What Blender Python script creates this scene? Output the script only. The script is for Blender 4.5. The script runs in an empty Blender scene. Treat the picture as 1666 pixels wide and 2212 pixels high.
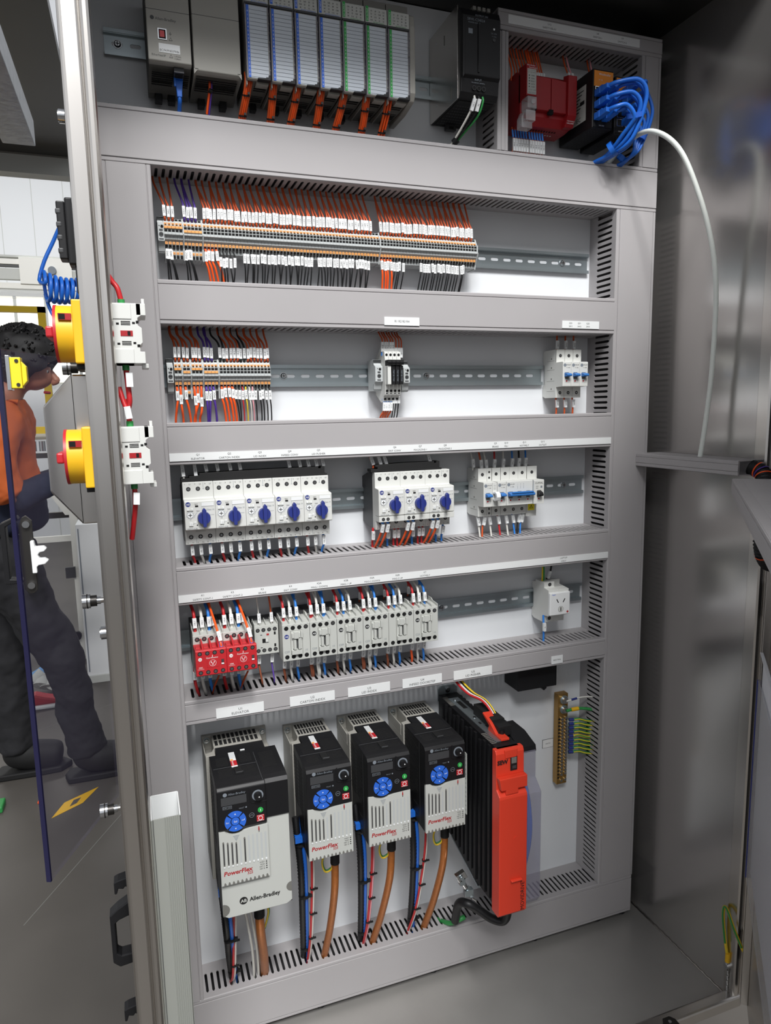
import bpy, math, random
from mathutils import Vector, Matrix
random.seed(7)
S = bpy.context.scene
COL = S.collection
R90 = math.pi / 2
# ---------------------------------------------------------------- camera, world, lamps, exposure
cd = bpy.data.cameras.new('camera')
cam = bpy.data.objects.new('camera', cd)
COL.objects.link(cam)
cd.sensor_fit = 'VERTICAL'
cd.sensor_height = 24.0
cd.lens = 1495.75 * 24.0 / 2212.0
cd.clip_start = 0.02
_R = ((0.9409791, -0.33793179, -0.01898507), (-0.0668559, -0.13058953, -0.98917979), (0.33179605, 0.93206678, -0.14547475))
_m = Matrix((_R[0], tuple(-v for v in _R[1]), tuple(-v for v in _R[2]))).transposed().to_4x4()
_m.translation = Vector((-0.0433073, -1.1411756, 0.0181088))
cam.matrix_world = _m
S.camera = cam
S.view_settings.view_transform = 'Standard'
S.view_settings.look = 'None'
S.view_settings.gamma = 1.0
S.view_settings.use_curve_mapping = False
S.view_settings.exposure = 0.0
W = bpy.data.worlds.new('workshop_air')
S.world = W
W.use_nodes = True
_nt = W.node_tree
_bg = _nt.nodes['Background']
_bg.inputs[1].default_value = 0.9
_tc0 = _nt.nodes.new('ShaderNodeTexCoord')
_sx = _nt.nodes.new('ShaderNodeSeparateXYZ')
_mr = _nt.nodes.new('ShaderNodeMapRange')
_mr.inputs['From Min'].default_value = -1.0
_cr = _nt.nodes.new('ShaderNodeValToRGB')
_cr.color_ramp.elements[0].position = 0.40
_cr.color_ramp.elements[0].color = (0.26, 0.25, 0.24, 1)
_cr.color_ramp.elements[1].position = 0.86
_cr.color_ramp.elements[1].color = (0.42, 0.43, 0.46, 1)
for _p, _c in ((0.50, (0.50, 0.52, 0.55, 1)), (0.57, (0.98, 1.0, 1.04, 1)), (0.68, (0.80, 0.82, 0.86, 1))):
    _e = _cr.color_ramp.elements.new(_p)
    _e.color = _c
_nt.links.new(_tc0.outputs['Generated'], _sx.inputs[0])
_nt.links.new(_sx.outputs['Z'], _mr.inputs['Value'])
_nt.links.new(_mr.outputs[0], _cr.inputs[0])
_nt.links.new(_cr.outputs[0], _bg.inputs[0])


def lamp(name, loc, aim, power, size, color=(1, 1, 1)):
    l = bpy.data.lights.new(name, 'AREA')
    l.energy = power
    l.shape = 'RECTANGLE'
    l.size, l.size_y = size
    l.color = color
    o = bpy.data.objects.new(name, l)
    COL.objects.link(o)
    o.location = loc
    o.rotation_euler = (Vector(aim) - Vector(loc)).to_track_quat('-Z', 'Y').to_euler()
    return o


lamp('high_bay_lamp', (0.12, -2.5, 3.2), (0.4, 0, -0.1), 100, (0.5, 0.4), (1, 0.985, 0.96))
lamp('workshop_fill', (-1.2, 4.4, 3.2), (-1.0, 4.0, -1.3), 100, (1.2, 0.6))  # added fill without a visible fixture, brightens the workshop floor
lamp('left_front_fill', (-1.15, -3.9, 3.6), (0.45, 0, -0.3), 165, (1.6, 0.8))  # unseen fill added to brighten the plate inside the compartments
lamp('front_fill', (0.5, -3.6, 3.8), (0.4, 0, -0.3), 115, (1.6, 0.8))  # second unseen fill, added to balance the light on the left duct

# ---------------------------------------------------------------- materials
MATS = {}


def lin(h):
    h = h.lstrip('#')
    o = []
    for i in (0, 2, 4):
        c = int(h[i:i + 2], 16) / 255
        o.append(c / 12.92 if c <= 0.04045 else ((c + 0.055) / 1.055) ** 2.4)
    return o


def mat(name, hexc, rough=0.5, metal=0.0, noise=0.0, nscale=30.0, bump=0.0, stretch=None, spec=0.5, alpha=1.0, trans=0.0, emit=0.0):
    m = bpy.data.materials.new(name)
    m.use_nodes = True
    nt = m.node_tree
    b = nt.nodes['Principled BSDF']
    c = lin(hexc)
    b.inputs['Base Color'].default_value = (*c, 1)
    b.inputs['Roughness'].default_value = rough
    b.inputs['Metallic'].default_value = metal
    b.inputs['Specular IOR Level'].default_value = spec
    b.inputs['Alpha'].default_value = alpha
    b.inputs['Transmission Weight'].default_value = trans
    if emit:
        b.inputs['Emission Color'].default_value = (*c, 1)
        b.inputs['Emission Strength'].default_value = emit
    if noise or bump:
        tc = nt.nodes.new('ShaderNodeTexCoord')
        mp = nt.nodes.new('ShaderNodeMapping')
        nz = nt.nodes.new('ShaderNodeTexNoise')
        nz.inputs['Scale'].default_value = nscale
        nz.inputs['Detail'].default_value = 5
        if stretch:
            mp.inputs['Scale'].default_value = stretch
        nt.links.new(tc.outputs['Object'], mp.inputs['Vector'])
        nt.links.new(mp.outputs['Vector'], nz.inputs['Vector'])
        if noise:
            mx = nt.nodes.new('ShaderNodeMix')
            mx.data_type = 'RGBA'
            mx.inputs['A'].default_value = (*[v * (1 - noise) for v in c], 1)
            mx.inputs['B'].default_value = (*[min(1, v * (1 + noise)) for v in c], 1)
            nt.links.new(nz.outputs['Fac'], mx.inputs['Factor'])
            nt.links.new(mx.outputs['Result'], b.inputs['Base Color'])
        if bump:
            bp = nt.nodes.new('ShaderNodeBump')
            bp.inputs['Strength'].default_value = bump
            bp.inputs['Distance'].default_value = 0.001
            nt.links.new(nz.outputs['Fac'], bp.inputs['Height'])
            nt.links.new(bp.outputs['Normal'], b.inputs['Normal'])
    MATS[name] = m
    return name


DUCT = mat('grey_duct_plastic', '#A5A2A3', 0.55, noise=0.03, nscale=14, spec=0.3)
DUCTIN = mat('shaded_duct_inside', '#4a494b', 0.7)  # dark copy of the duct grey, interior shade painted into the colour
PLATE = mat('white_powder_coat', '#DADDE0', 0.35, noise=0.02, nscale=8, bump=0.05)
ZINC = mat('zinc_rail', '#AAB4B8', 0.34, 0.85, noise=0.08, nscale=40, bump=0.06, stretch=(0.1, 1, 1))
STEEL = mat('brushed_stainless', '#CFCBC6', 0.26, 1.0, noise=0.06, nscale=60, bump=0.03, stretch=(1, 1, 0.02))
STEELW = mat('stainless_wall', '#C2BFBC', 0.21, 0.82, noise=0.06, nscale=4, bump=0.02)
STEELF = mat('stainless_floor', '#B9B7B3', 0.42, 0.6, noise=0.14, nscale=9, bump=0.05)
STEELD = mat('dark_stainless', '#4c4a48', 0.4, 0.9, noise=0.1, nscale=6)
CHROME = mat('bright_screw_metal', '#C8CACC', 0.2, 1.0)
BLACK = mat('black_plastic', '#161618', 0.45, spec=0.35)
BLACKM = mat('matt_black', '#0d0d0e', 0.7)
HOLE = mat('dark_opening', '#060607', 0.9)  # flat near-black faces that paint the shade inside holes and slots
DGREY = mat('dark_grey_plastic', '#3b3c3e', 0.5)
PLC = mat('warm_grey_plastic', '#9D9B94', 0.55)
PLCD = mat('grey_plastic_shadow', '#6f6e69', 0.6)
CARD = mat('pale_blue_grey_card', '#C0C7CF', 0.35)
LINE = mat('grey_print', '#7b828a', 0.6)
INK = mat('black_print', '#151515', 0.7)
SIGN = mat('white_label_plastic', '#E4E6E6', 0.4)
WHITE = mat('white_device_plastic', '#D0D1CD', 0.45)
LGREY = mat('light_grey_device_plastic', '#BCBEB9', 0.5)
TERM = mat('terminal_grey', '#B4B8B8', 0.5)
ORB = mat('orange_button', '#E9A45A', 0.5)
ORW = mat('orange_insulation', '#F0581C', 0.4)
ORWS = mat('shaded_orange_insulation', '#C6501F', 0.45)  # same orange insulation, darkened in colour for wires in the duct shade
PUR = mat('purple_insulation', '#4E3190', 0.42)
BLW = mat('black_insulation', '#141416', 0.45)
RDW = mat('red_insulation', '#C0262B', 0.42)
WHW = mat('white_insulation', '#DAD9D2', 0.45)
BUW = mat('blue_insulation', '#2F7FD6', 0.42)
BRW = mat('brown_insulation', '#8C4A2E', 0.45)
YEW = mat('yellow_insulation', '#E5C52F', 0.45)
GNW = mat('green_insulation', '#2E8B45', 0.45)
PKW = mat('pink_insulation', '#E8A0A8', 0.45)
PATCH = mat('blue_patch_cable', '#2068CC', 0.35)
CABW = mat('pale_grey_cable', '#D5DAD5', 0.4)
COPPER = mat('copper_braid_cable', '#A8642E', 0.38, 0.25, noise=0.25, nscale=220)
RED = mat('red_safety_plastic', '#B8242B', 0.42)
DRED = mat('deep_red_plastic', '#A01A20', 0.42)
SEWR = mat('orange_red_cover', '#D83E28', 0.38, bump=0.02, nscale=600)
NAVY = mat('navy_blue_plastic', '#27337C', 0.42)
BLUE = mat('mid_blue_plastic', '#2E6FB6', 0.42)
KEYB = mat('keypad_blue', '#2D66CE', 0.4)
GREEN = mat('green_plastic', '#2FA24B', 0.45)
YEL = mat('yellow_plastic', '#E9B51E', 0.42)
LYEL = mat('lemon_yellow_plastic', '#E8D52A', 0.42)
SWOR = mat('orange_header_plastic', '#E88A1A', 0.45)
BRASS = mat('brass_bar', '#A8844B', 0.35, 0.8, noise=0.08)
PRED = mat('dark_red_print', '#A5282C', 0.5)
SMOKE = mat('smoky_clear_plastic', '#8d8a9c', 0.12, alpha=0.42)
CLEAR = mat('tinted_polycarbonate', '#5b566c', 0.05, alpha=0.17)
CLEARE = mat('polycarbonate_edge', '#22213f', 0.2)
FROST = mat('clear_plastic_cover', '#D9DADC', 0.15, alpha=0.35)
GALV = mat('galvanised_sheet', '#9a9c9f', 0.4, 0.7, noise=0.35, nscale=45, bump=1.0)
TRUNK = mat('trunking_grey', '#8F918B', 0.5)
CONC = mat('concrete', '#54504b', 0.6, noise=0.22, nscale=3.5, bump=0.15)
PANELW = mat('white_wall_panel', '#DFE1E2', 0.5)
MACHW = mat('white_machine_paint', '#E4E3DC', 0.4)
SAFEY = mat('safety_yellow_paint', '#EBC51D', 0.4)
BRIGHT = mat('bright_panel', '#F6F4E6', 0.6, emit=1.3)
SKIN = mat('skin', '#B0765F', 0.5)
HAIR = mat('black_hair', '#100e0e', 0.6)
SHIRT = mat('orange_work_shirt', '#C8602A', 0.8, noise=0.12, nscale=12)
NAVYC = mat('navy_cloth', '#1d2438', 0.85)
TROUS = mat('black_trouser_cloth', '#1d1d20', 0.85, noise=0.2, nscale=10)
PAPER = mat('white_paper', '#E9ECF2', 0.6)
BLUEC = mat('light_blue_cloth', '#6FA0D2', 0.8)

# ---------------------------------------------------------------- mesh builder.  Local axes: x right, d out of the board, z up (mm)
_tc = {}


def glyphs(s, bold=0.0):
    key = (s, bold)
    if key not in _tc:
        c = bpy.data.curves.new('t', 'FONT')
        c.body = s
        c.size = 1.0
        c.resolution_u = 2
        c.offset = bold
        o = bpy.data.objects.new('t', c)
        me = o.to_mesh()
        vs = [(v.co.x, v.co.y) for v in me.vertices]
        fs = [tuple(p.vertices) for p in me.polygons]
        o.to_mesh_clear()
        bpy.data.objects.remove(o)
        bpy.data.curves.remove(c)
        xs = [v[0] for v in vs] or [0]
        _tc[key] = (vs, fs, min(xs), max(xs))
    return _tc[key]


def smooth(pts, sub=5):
    P = [Vector(p) for p in pts]
    if len(P) < 3:
        return P
    out = []
    for i in range(len(P) - 1):
        a, b, c, e = P[max(i - 1, 0)], P[i], P[i + 1], P[min(i + 2, len(P) - 1)]
        for k in range(sub):
            t = k / sub
            out.append(0.5 * (2 * b + (c - a) * t + (2 * a - 5 * b + 4 * c - e) * t * t + (3 * b - a - 3 * c + e) * t ** 3))
    out.append(P[-1])
    return out


class MB:
    def __init__(s):
        s.v, s.f, s.mi, s.ms, s.sm = [], [], [], [], []

    def _m(s, m):
        if m not in s.ms:
            s.ms.append(m)
        return s.ms.index(m)

    def add(s, vs, fs, m, sm=False):
        n = len(s.v)
        k = s._m(m)
        s.v += [tuple(v) for v in vs]
        for f in fs:
            s.f.append(tuple(n + i for i in f))
            s.mi.append(k)
            s.sm.append(sm)
        return s

    def box(s, x0, x1, d0, d1, z0, z1, m):
        v = [(x, d, z) for x in (x0, x1) for d in (d0, d1) for z in (z0, z1)]
        return s.add(v, [(0, 1, 3, 2), (4, 6, 7, 5), (0, 4, 5, 1), (2, 3, 7, 6), (0, 2, 6, 4), (1, 5, 7, 3)], m)

    def prism(s, ax, poly, a, b, m):
        n = len(poly)
        mk = {'x': lambda p, t: (t, p[0], p[1]), 'd': lambda p, t: (p[0], t, p[1]), 'z': lambda p, t: (p[0], p[1], t)}[ax]
        v = [mk(p, a) for p in poly] + [mk(p, b) for p in poly]
        f = [tuple(range(n)), tuple(range(2 * n - 1, n - 1, -1))] + [(i, n + i, n + (i + 1) % n, (i + 1) % n) for i in range(n)]
        return s.add(v, f, m)

    def cyl(s, p0, p1, r, m, n=14, r1=None, caps=True):
        p0, p1 = Vector(p0), Vector(p1)
        w = (p1 - p0).normalized()
        u = w.orthogonal().normalized()
        q = w.cross(u)
        r1 = r if r1 is None else r1
        v = []
        for p, rr in ((p0, r), (p1, r1)):
            v += [p + (u * math.cos(6.28319 * i / n) + q * math.sin(6.28319 * i / n)) * rr for i in range(n)]
        s.add(v, [(i, (i + 1) % n, n + (i + 1) % n, n + i) for i in range(n)], m, True)
        if caps:
            s.add(v, [tuple(range(n - 1, -1, -1)), tuple(range(n, 2 * n))], m)
        return s

    def tube(s, pts, r, m, n=7, sub=5):
        P = smooth(pts, sub)
        v, f = [], []
        u = None
        for i, p in enumerate(P):
            t = (P[min(i + 1, len(P) - 1)] - P[max(i - 1, 0)]).normalized()
            u = t.orthogonal() if u is None else u - t * u.dot(t)
            u.normalize()
            q = t.cross(u)
            rr = r(i / (len(P) - 1)) if callable(r) else r
            v += [p + (u * math.cos(6.28319 * k / n) + q * math.sin(6.28319 * k / n)) * rr for k in range(n)]
        for i in range(len(P) - 1):
            f += [(i * n + k, i * n + (k + 1) % n, (i + 1) * n + (k + 1) % n, (i + 1) * n + k) for k in range(n)]
        s.add(v, f, m, True)
        L = len(v)
        return s.add(v, [tuple(range(n)), tuple(range(L - 1, L - n - 1, -1))], m)

    def disc(s, x, z, d, r, m, n=20, r0=0.0, a0=0.0, a1=6.28319, ax='d'):
        A = [a0 + (a1 - a0) * i / n for i in range(n + 1)]
        mk = (lambda a, b: (x + a, d, z + b)) if ax == 'd' else (lambda a, b: (x + a, d + b, z))
        if r0 == 0 and a1 - a0 > 6.2:
            return s.add([mk(r * math.cos(a), r * math.sin(a)) for a in A[:-1]], [tuple(range(n))], m)
        v = [mk(r * math.cos(a), r * math.sin(a)) for a in A] + [mk(r0 * math.cos(a), r0 * math.sin(a)) for a in A]
        return s.add(v, [(i, i + 1, n + 2 + i, n + 1 + i) for i in range(n)], m)

    def text(s, t, x, d, z, h, m, u=(1, 0, 0), v=(0, 0, 1), al='c', shear=0.0, wid=1.0, bold=0.0):
        vs, fs, a, b = glyphs(t, bold)
        u, v, o = Vector(u), Vector(v), Vector((x, d, z))
        k = h / 0.70
        off = {'c': (a + b) / 2, 'l': a, 'r': b}[al]
        return s.add([o + u * ((p[0] - off + shear * p[1]) * k * wid) + v * ((p[1] - 0.35) * k) for p in vs], fs, m)

    def obj(s, name, par=None, lab=None, cat=None, grp=None, kind=None, bev=0, at=None, rz=0):
        me = bpy.data.meshes.new(name)
        me.from_pydata([(p[0] / 1000, -p[1] / 1000, p[2] / 1000) for p in s.v], [], [f[::-1] for f in s.f])
        for m in s.ms:
            me.materials.append(MATS[m])
        me.polygons.foreach_set('material_index', s.mi)
        me.polygons.foreach_set('use_smooth', s.sm)
        me.update()
        o = bpy.data.objects.new(name, me)
        COL.objects.link(o)
        if par is not None:
            o.parent = par
        if at is not None:
            o.location = (at[0] / 1000, -at[1] / 1000, at[2] / 1000)
        o.rotation_euler.z = rz
        tag(o, lab, cat, grp, kind)
        if bev:
            b = o.modifiers.new('soft_edge', 'BEVEL')
            b.width = bev / 1000
            b.segments = 2
            b.limit_method = 'ANGLE'
            b.angle_limit = 0.7
        return o


def tag(o, lab=None, cat=None, grp=None, kind=None):
    if lab:
        o['label'] = lab
    if cat:
        o['category'] = cat
    if grp:
        o['group'] = grp
    if kind:
        o['kind'] = kind
    return o


def root(name, x, d, z, lab, cat, grp=None, rz=0):
    o = bpy.data.objects.new(name, None)
    o.empty_display_size = 0.02
    COL.objects.link(o)
    o.location = (x / 1000, -d / 1000, z / 1000)
    o.rotation_euler.z = rz
    return tag(o, lab, cat, grp)


KIDS = {}


def dup(r, x, d, z, lab, skip=()):
    def cp(o, par):
        c = o.copy()
        COL.objects.link(c)
        if par is not None:
            c.parent = par
        for ch in list(o.children):
            if ch.name.split('.')[0] not in skip:
                cp(ch, c)
        return c
    c = cp(r, None)
    c.location = (x / 1000, -d / 1000, z / 1000)
    c['label'] = lab
    return c


def nth(i):
    return str(i) + ('th' if 10 <= i % 100 <= 20 else {1: 'st', 2: 'nd', 3: 'rd'}.get(i % 10, 'th'))


def obround(x0, x1, zc, r, up=True, n=6):
    """points of the upper or lower edge of a slot from x0 to x1"""
    p = [(x0, zc)]
    s = 1 if up else -1
    p += [(x0 + r - r * math.cos(R90 * i / n), zc + s * r * math.sin(R90 * i / n)) for i in range(1, n + 1)]
    p += [(x1 - r + r * math.sin(R90 * i / n), zc + s * r * math.cos(R90 * i / n)) for i in range(0, n + 1)]
    return p
# ---------------------------------------------------------------- workshop shell
def struct(mb, name, **k):
    return mb.obj(name, kind='structure', **k)


FZ = -1350
struct(MB().box(-12000, 12000, -9000, 12000, FZ - 40, FZ, CONC), 'floor')
struct(MB().box(-12000, 12000, -7300, -7200, FZ, 3600, PANELW), 'wall_back')
struct(MB().box(9000, 9100, -7200, 12000, FZ, 3600, PANELW), 'wall_right')
g = MB()
for a, b in (((-2500, -900), (300, -2600)), ((-420, -800), (-60, -1500))):
    dx, dy = b[0] - a[0], b[1] - a[1]
    L = math.hypot(dx, dy)
    nx, ny = -dy / L * 1.6, dx / L * 1.6
    g.prism('z', [(a[0] - nx, a[1] - ny), (b[0] - nx, b[1] - ny), (b[0] + nx, b[1] + ny), (a[0] + nx, a[1] + ny)], FZ, FZ + 0.6, PLCD)
struct(g, 'trim_1')

# ---------------------------------------------------------------- stainless enclosure
CAB = root('electrical_cabinet', 400, -30, -1050, 'brushed stainless steel enclosure standing around the white mounting plate', 'cabinet')
CO = (400, -30, -1050)


def cabpart(mb, name, bev=0, **k):
    mb.v = [(p[0] - CO[0], p[1] - CO[1], p[2] - CO[2]) for p in mb.v]
    return mb.obj(name, CAB, bev=bev, **k)


ZF, ZR, XR, DF = -1036, 669, 890, 306
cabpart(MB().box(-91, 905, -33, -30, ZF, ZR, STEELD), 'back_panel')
cabpart(MB().box(XR, XR + 3, -30, DF, ZF, ZR, STEELW), 'side_panel')
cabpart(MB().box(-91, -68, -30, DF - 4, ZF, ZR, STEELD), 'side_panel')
cabpart(MB().box(-91, 905, -30, DF, ZF - 6, ZF, STEELF), 'base_panel')
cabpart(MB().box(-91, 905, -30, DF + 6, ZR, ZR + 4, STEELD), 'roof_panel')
# left front post: wide folded face and a narrow rounded return
pl = [(-91, DF - 30), (-91, DF - 2), (-90.4, DF + 1), (-88.5, DF + 3), (-86, DF + 3.8), (-73, DF + 3.8), (-71, DF + 2.6), (-70.6, DF - 0.5),
      (-69.5, DF - 0.5), (-68.8, DF + 2), (-66, DF + 3.4), (-62.5, DF + 3), (-60, DF + 1), (-58.6, DF - 2.5), (-58.6, DF - 30)]
cabpart(MB().prism('z', pl, ZF - 120, ZR + 40, STEEL), 'front_post', bev=0.5)
pr_ = [(888, DF - 12), (888, DF + 8), (890, DF + 11), (896, DF + 12), (897, DF + 9), (899, DF + 9), (900, DF + 12), (906, DF + 11), (908, DF + 8), (908, DF - 12)]
cabpart(MB().prism('z', pr_, ZF - 10, ZR, STEEL), 'front_post', bev=0.5)
cabpart(MB().box(-60, 906, DF - 8, DF + 14, ZF - 10, ZF + 13, STEEL), 'front_sill', bev=4)
g = MB()
g.tube([(XR - 1.5, d, ZF + 1 + 0.8 * math.sin(d * 0.7)) for d in range(-25, 300, 6)], 1.7, STEEL, 6, 1)
cabpart(g, 'weld_seam')
g = MB().prism('z', [(738, DF + 4), (752, DF + 4), (758, DF + 12), (758, DF + 42), (732, DF + 42), (732, DF + 12)], ZF + 13, ZF + 15.5, STEELD)
g.cyl((745, DF + 14, ZF + 15.5), (745, DF + 14, ZF + 16.5), 3, CHROME)
cabpart(g, 'stop_tab', bev=0.6)

# mounting plate
PL = MB().box(-66, 862, -3, 0, -1012, 668, PLATE).obj('mounting_plate', lab='white powder coated mounting plate carrying all ducts rails and devices', cat='plate')

# ---------------------------------------------------------------- slotted wiring ducts
DD = 78.0


def cover(ax, a0, a1, t0, t1):
    """lid of a duct running along ax from a0 to a1; t0..t1 its width"""
    t0, t1 = t0 - 0.45, t1 + 0.45
    p = [(66, t0), (76, t0), (77.4, t0 + 1.2), (77.4, t0 + 5.4), (76.2, t0 + 5.7), (76.2, t0 + 6.6), (78, t0 + 7), (78, t1 - 7), (76.2, t1 - 6.6),
         (76.2, t1 - 5.7), (77.4, t1 - 5.4), (77.4, t1 - 1.2), (76, t1), (66, t1), (66, t1 - 1.5), (74.5, t1 - 1.5), (74.5, t0 + 1.5), (66, t0 + 1.5)]
    if ax == 'x':
        return MB().prism('x', p, a0, a1, DUCT)
    return MB().prism('z', [(q[1], q[0]) for q in p], a0, a1, DUCT)


def slots(mb, ax, a0, a1, t, th=1.6, pitch=10.0, gap=4.4, r0=22, r1=65):
    def bx(p, q, d0, d1):
        if ax == 'x':
            mb.box(p, q, d0, d1, t, t + th, DUCT)
        else:
            mb.box(t, t + th, d0, d1, p, q, DUCT)
    bx(a0, a1, 0, r0)
    bx(a0, a1, r1, 72)
    n = int((a1 - a0) / pitch)
    off = (a1 - a0 - n * pitch) / 2
    bx(a0, a0 + off + gap / 2, r0, r1)
    for i in range(n):
        s0 = a0 + off + i * pitch + gap / 2
        e0 = min(s0 + pitch - gap, a1)
        bx(s0, e0, r0, r1)
        # rounded rear end and arrow front end of the slot
        for (p, q, d0, d1) in ((e0, 1, r0, 2.2), (e0, 1, r1, -3.0)):
            c = [(e0, d0), (e0 + gap / 2, d0), (e0, d0 + d1)]
            c2 = [(e0 + gap, d0), (e0 + gap / 2, d0), (e0 + gap, d0 + d1)]
            if e0 + gap > a1:
                continue
            for cc in (c, c2):
                if ax == 'x':
                    mb.prism('z', cc, t, t + th, DUCT)
                else:
                    mb.prism('x', [(v[1], v[0]) for v in cc], t, t + th, DUCT)


def hduct(x0, x1, z0, z1, lab, lips=(1, 1), x0c=None, x1c=None):
    r = root('wiring_duct', (x0 + x1) / 2, 0, z0, lab, 'cable duct', 'grey slotted wiring ducts')
    cx = (x0 + x1) / 2
    b = MB().box(x0 - cx, x1 - cx, 0, 1.5, 1.6, z1 - z0 - 1.6, DUCTIN)
    slots(b, 'x', x0 - cx, x1 - cx, 0)
    slots(b, 'x', x0 - cx, x1 - cx, z1 - z0 - 1.6)
    b.obj('slotted_base', r)
    cover('x', (x0 if x0c is None else x0c) - cx, (x1 if x1c is None else x1c) - cx, 0, z1 - z0).obj('cover', r, bev=0.3)
    return r


def vduct(x0, x1, z0, z1, lab, **k):
    r = root('wiring_duct', x0, 0, z0, lab, 'cable duct', 'grey slotted wiring ducts')
    b = MB().box(1.6, x1 - x0 - 1.6, 0, 1.5, 0, z1 - z0, DUCTIN)
    slots(b, 'z', 0, z1 - z0, 0, **k)
    slots(b, 'z', 0, z1 - z0, x1 - x0 - 1.6, **k)
    b.obj('slotted_base', r)
    cover('z', 0, z1 - z0, 0, x1 - x0).obj('cover', r, bev=0.3)
    return r


ZA0, ZA1, ZC0, ZC1, ZD0, ZD1, ZE0, ZE1, ZF0, ZF1, ZG0, ZG1 = 360, 433, 146, 207.2, -55.9, 5.2, -269, -210.8, -461.3, -422.9, -1021.6, -941
XI, XO = 778, 861.3
hduct(-64, 861, ZA0, ZA1, 'widest grey duct, below the controllers and above the long terminal row')
vduct(-64, 0, ZG1, ZA0 - 0.5, 'tall grey duct down the left side, beside the stainless door post')
vduct(XI, XO, ZG1 + 1, ZA0 - 0.5, 'tall grey duct down the right side, beside the reflective stainless wall')
hduct(0, XI, ZC0, ZC1, 'grey duct carrying the R1 R2 R3 R4 label, under the long terminal row')
hduct(0, XI, ZD0, ZD1, 'grey duct above the ELEVATOR to OUTLET strip and motor breakers')
hduct(0, XI, ZE0, ZE1, 'grey duct above the SAFETY CONT strip, under the blue-knob breakers')
hduct(0, XI, ZF0, ZF1, 'narrow grey duct with the five U1 to U5 labels, above the drives')
hduct(-64, 859, ZG0, ZG1, 'lowest grey duct, just above the cabinet floor under the drives')
vduct(541, 560, ZA1 + 0.5, 612, 'narrow grey upright duct between black power supply and red safety relay')
vduct(822, 862, ZA1 + 0.5, 614, 'short grey upright duct right of the network switches')
hduct(541, 862, 614.5, 645, 'topmost grey duct, carrying the SAFETY RELAY and SWITCH strip')
g = MB().cyl((0, 0, 0), (0, 0, 14), 9, BLACK)
for i, x in enumerate((200, 420, 640, 790, 850)):
    MB().cyl((0, 0, 0), (0, 0, -ZF + ZG0), 8 if i < 4 else 9, BLACK, 12).obj('support_foot', at=(x, 58, ZF), lab=f'black round foot under the lowest duct, {nth(5 - i)} from the right' if i < 4 else 'black round foot under the right end of the lowest duct', cat='foot', grp='feet under the lowest duct')

# ---------------------------------------------------------------- DIN rails


def rail(x0, x1, zc, lab, screws=()):
    r = root('mounting_rail', x0, 0, zc, lab, 'rail', 'zinc mounting rails')
    L = x1 - x0
    b = MB()
    for s in (1, -1):
        b.prism('x', [(0, s * 12.6), (1, s * 11.6), (6.5, s * 11.6), (6.5, s * 17.5), (7.5, s * 17.5), (7.5, s * 12.6)], 0, L, ZINC)
    n = int(L // 25)
    off = (L - 25 * n) / 2
    b.box(0, off, 0, 1, -12.6, 12.6, ZINC)
    b.box(L - off, L, 0, 1, -12.6, 12.6, ZINC)
    for i in range(n):
        a = off + 25 * i
        for up in (True, False):
            s = 1 if up else -1
            e = obround(a + 5, a + 20, 0, 2.8, up)
            b.prism('d', [(a, 0)] + e + [(a + 20, 0), (a + 25, 0), (a + 25, 12.6 * s), (a, 12.6 * s)], 0.1, 1, ZINC)
    b.obj('rail_profile', r)
    for sx in screws:
        g = MB().cyl((0, 1, 0), (0, 2, 0), 6, CHROME).cyl((0, 2, 0), (0, 4.2, 0), 5, CHROME, r1=3.4)
        g.box(-3, 3, 4.0, 4.4, -0.5, 0.5, HOLE).box(-0.5, 0.5, 4.0, 4.4, -3, 3, HOLE)
        g.obj('rail_screw', r, at=(sx - x0, 0, 0))
    return r


rail(-49, 536, 543, 'zinc rail behind the grey controllers along the top', (-31,))
rail(566, 818, 520, 'short zinc rail behind the red safety relay and network switches')
rail(8, 772, 280, 'zinc rail under the long terminal row', (718,))
rail(2, 676, 76.5, 'zinc rail behind the short terminal row and slim relays', (190, 443))
rail(2, 771, -131.5, 'zinc rail behind the blue-knob motor breakers', (729,))
rail(2, 772, -346.5, 'zinc rail behind the red and grey contactors and socket', (469,))

# ---------------------------------------------------------------- printed signs


def sign(x0, x1, z0, z1, texts, lab, d=78.2, grp=None, h=None, border=True):
    """texts: list of (x, z, string, height)"""
    b = MB()
    cx, cz = (x0 + x1) / 2, (z0 + z1) / 2
    b.box(x0 - cx, x1 - cx, 0, 1.0, z0 - cz, z1 - cz, SIGN)
    for x, z, t, hh in texts:
        b.text(t, x - cx, 1.15, z - cz, hh, INK)
    o = b.obj('label_plate', at=(cx, d, cz), lab=lab, cat='label', grp=grp, bev=0.12)
    return o


def strip(x0, x1, z0, z1, items, lab, h=3.6):
    tx = []
    zc = (z0 + z1) / 2
    for x, a, b in items:
        tx += [(x, zc + 2.9, a, h), (x, zc - 2.9, b, h)]
    return sign(x0, x1, z0, z1, tx, lab)


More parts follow.
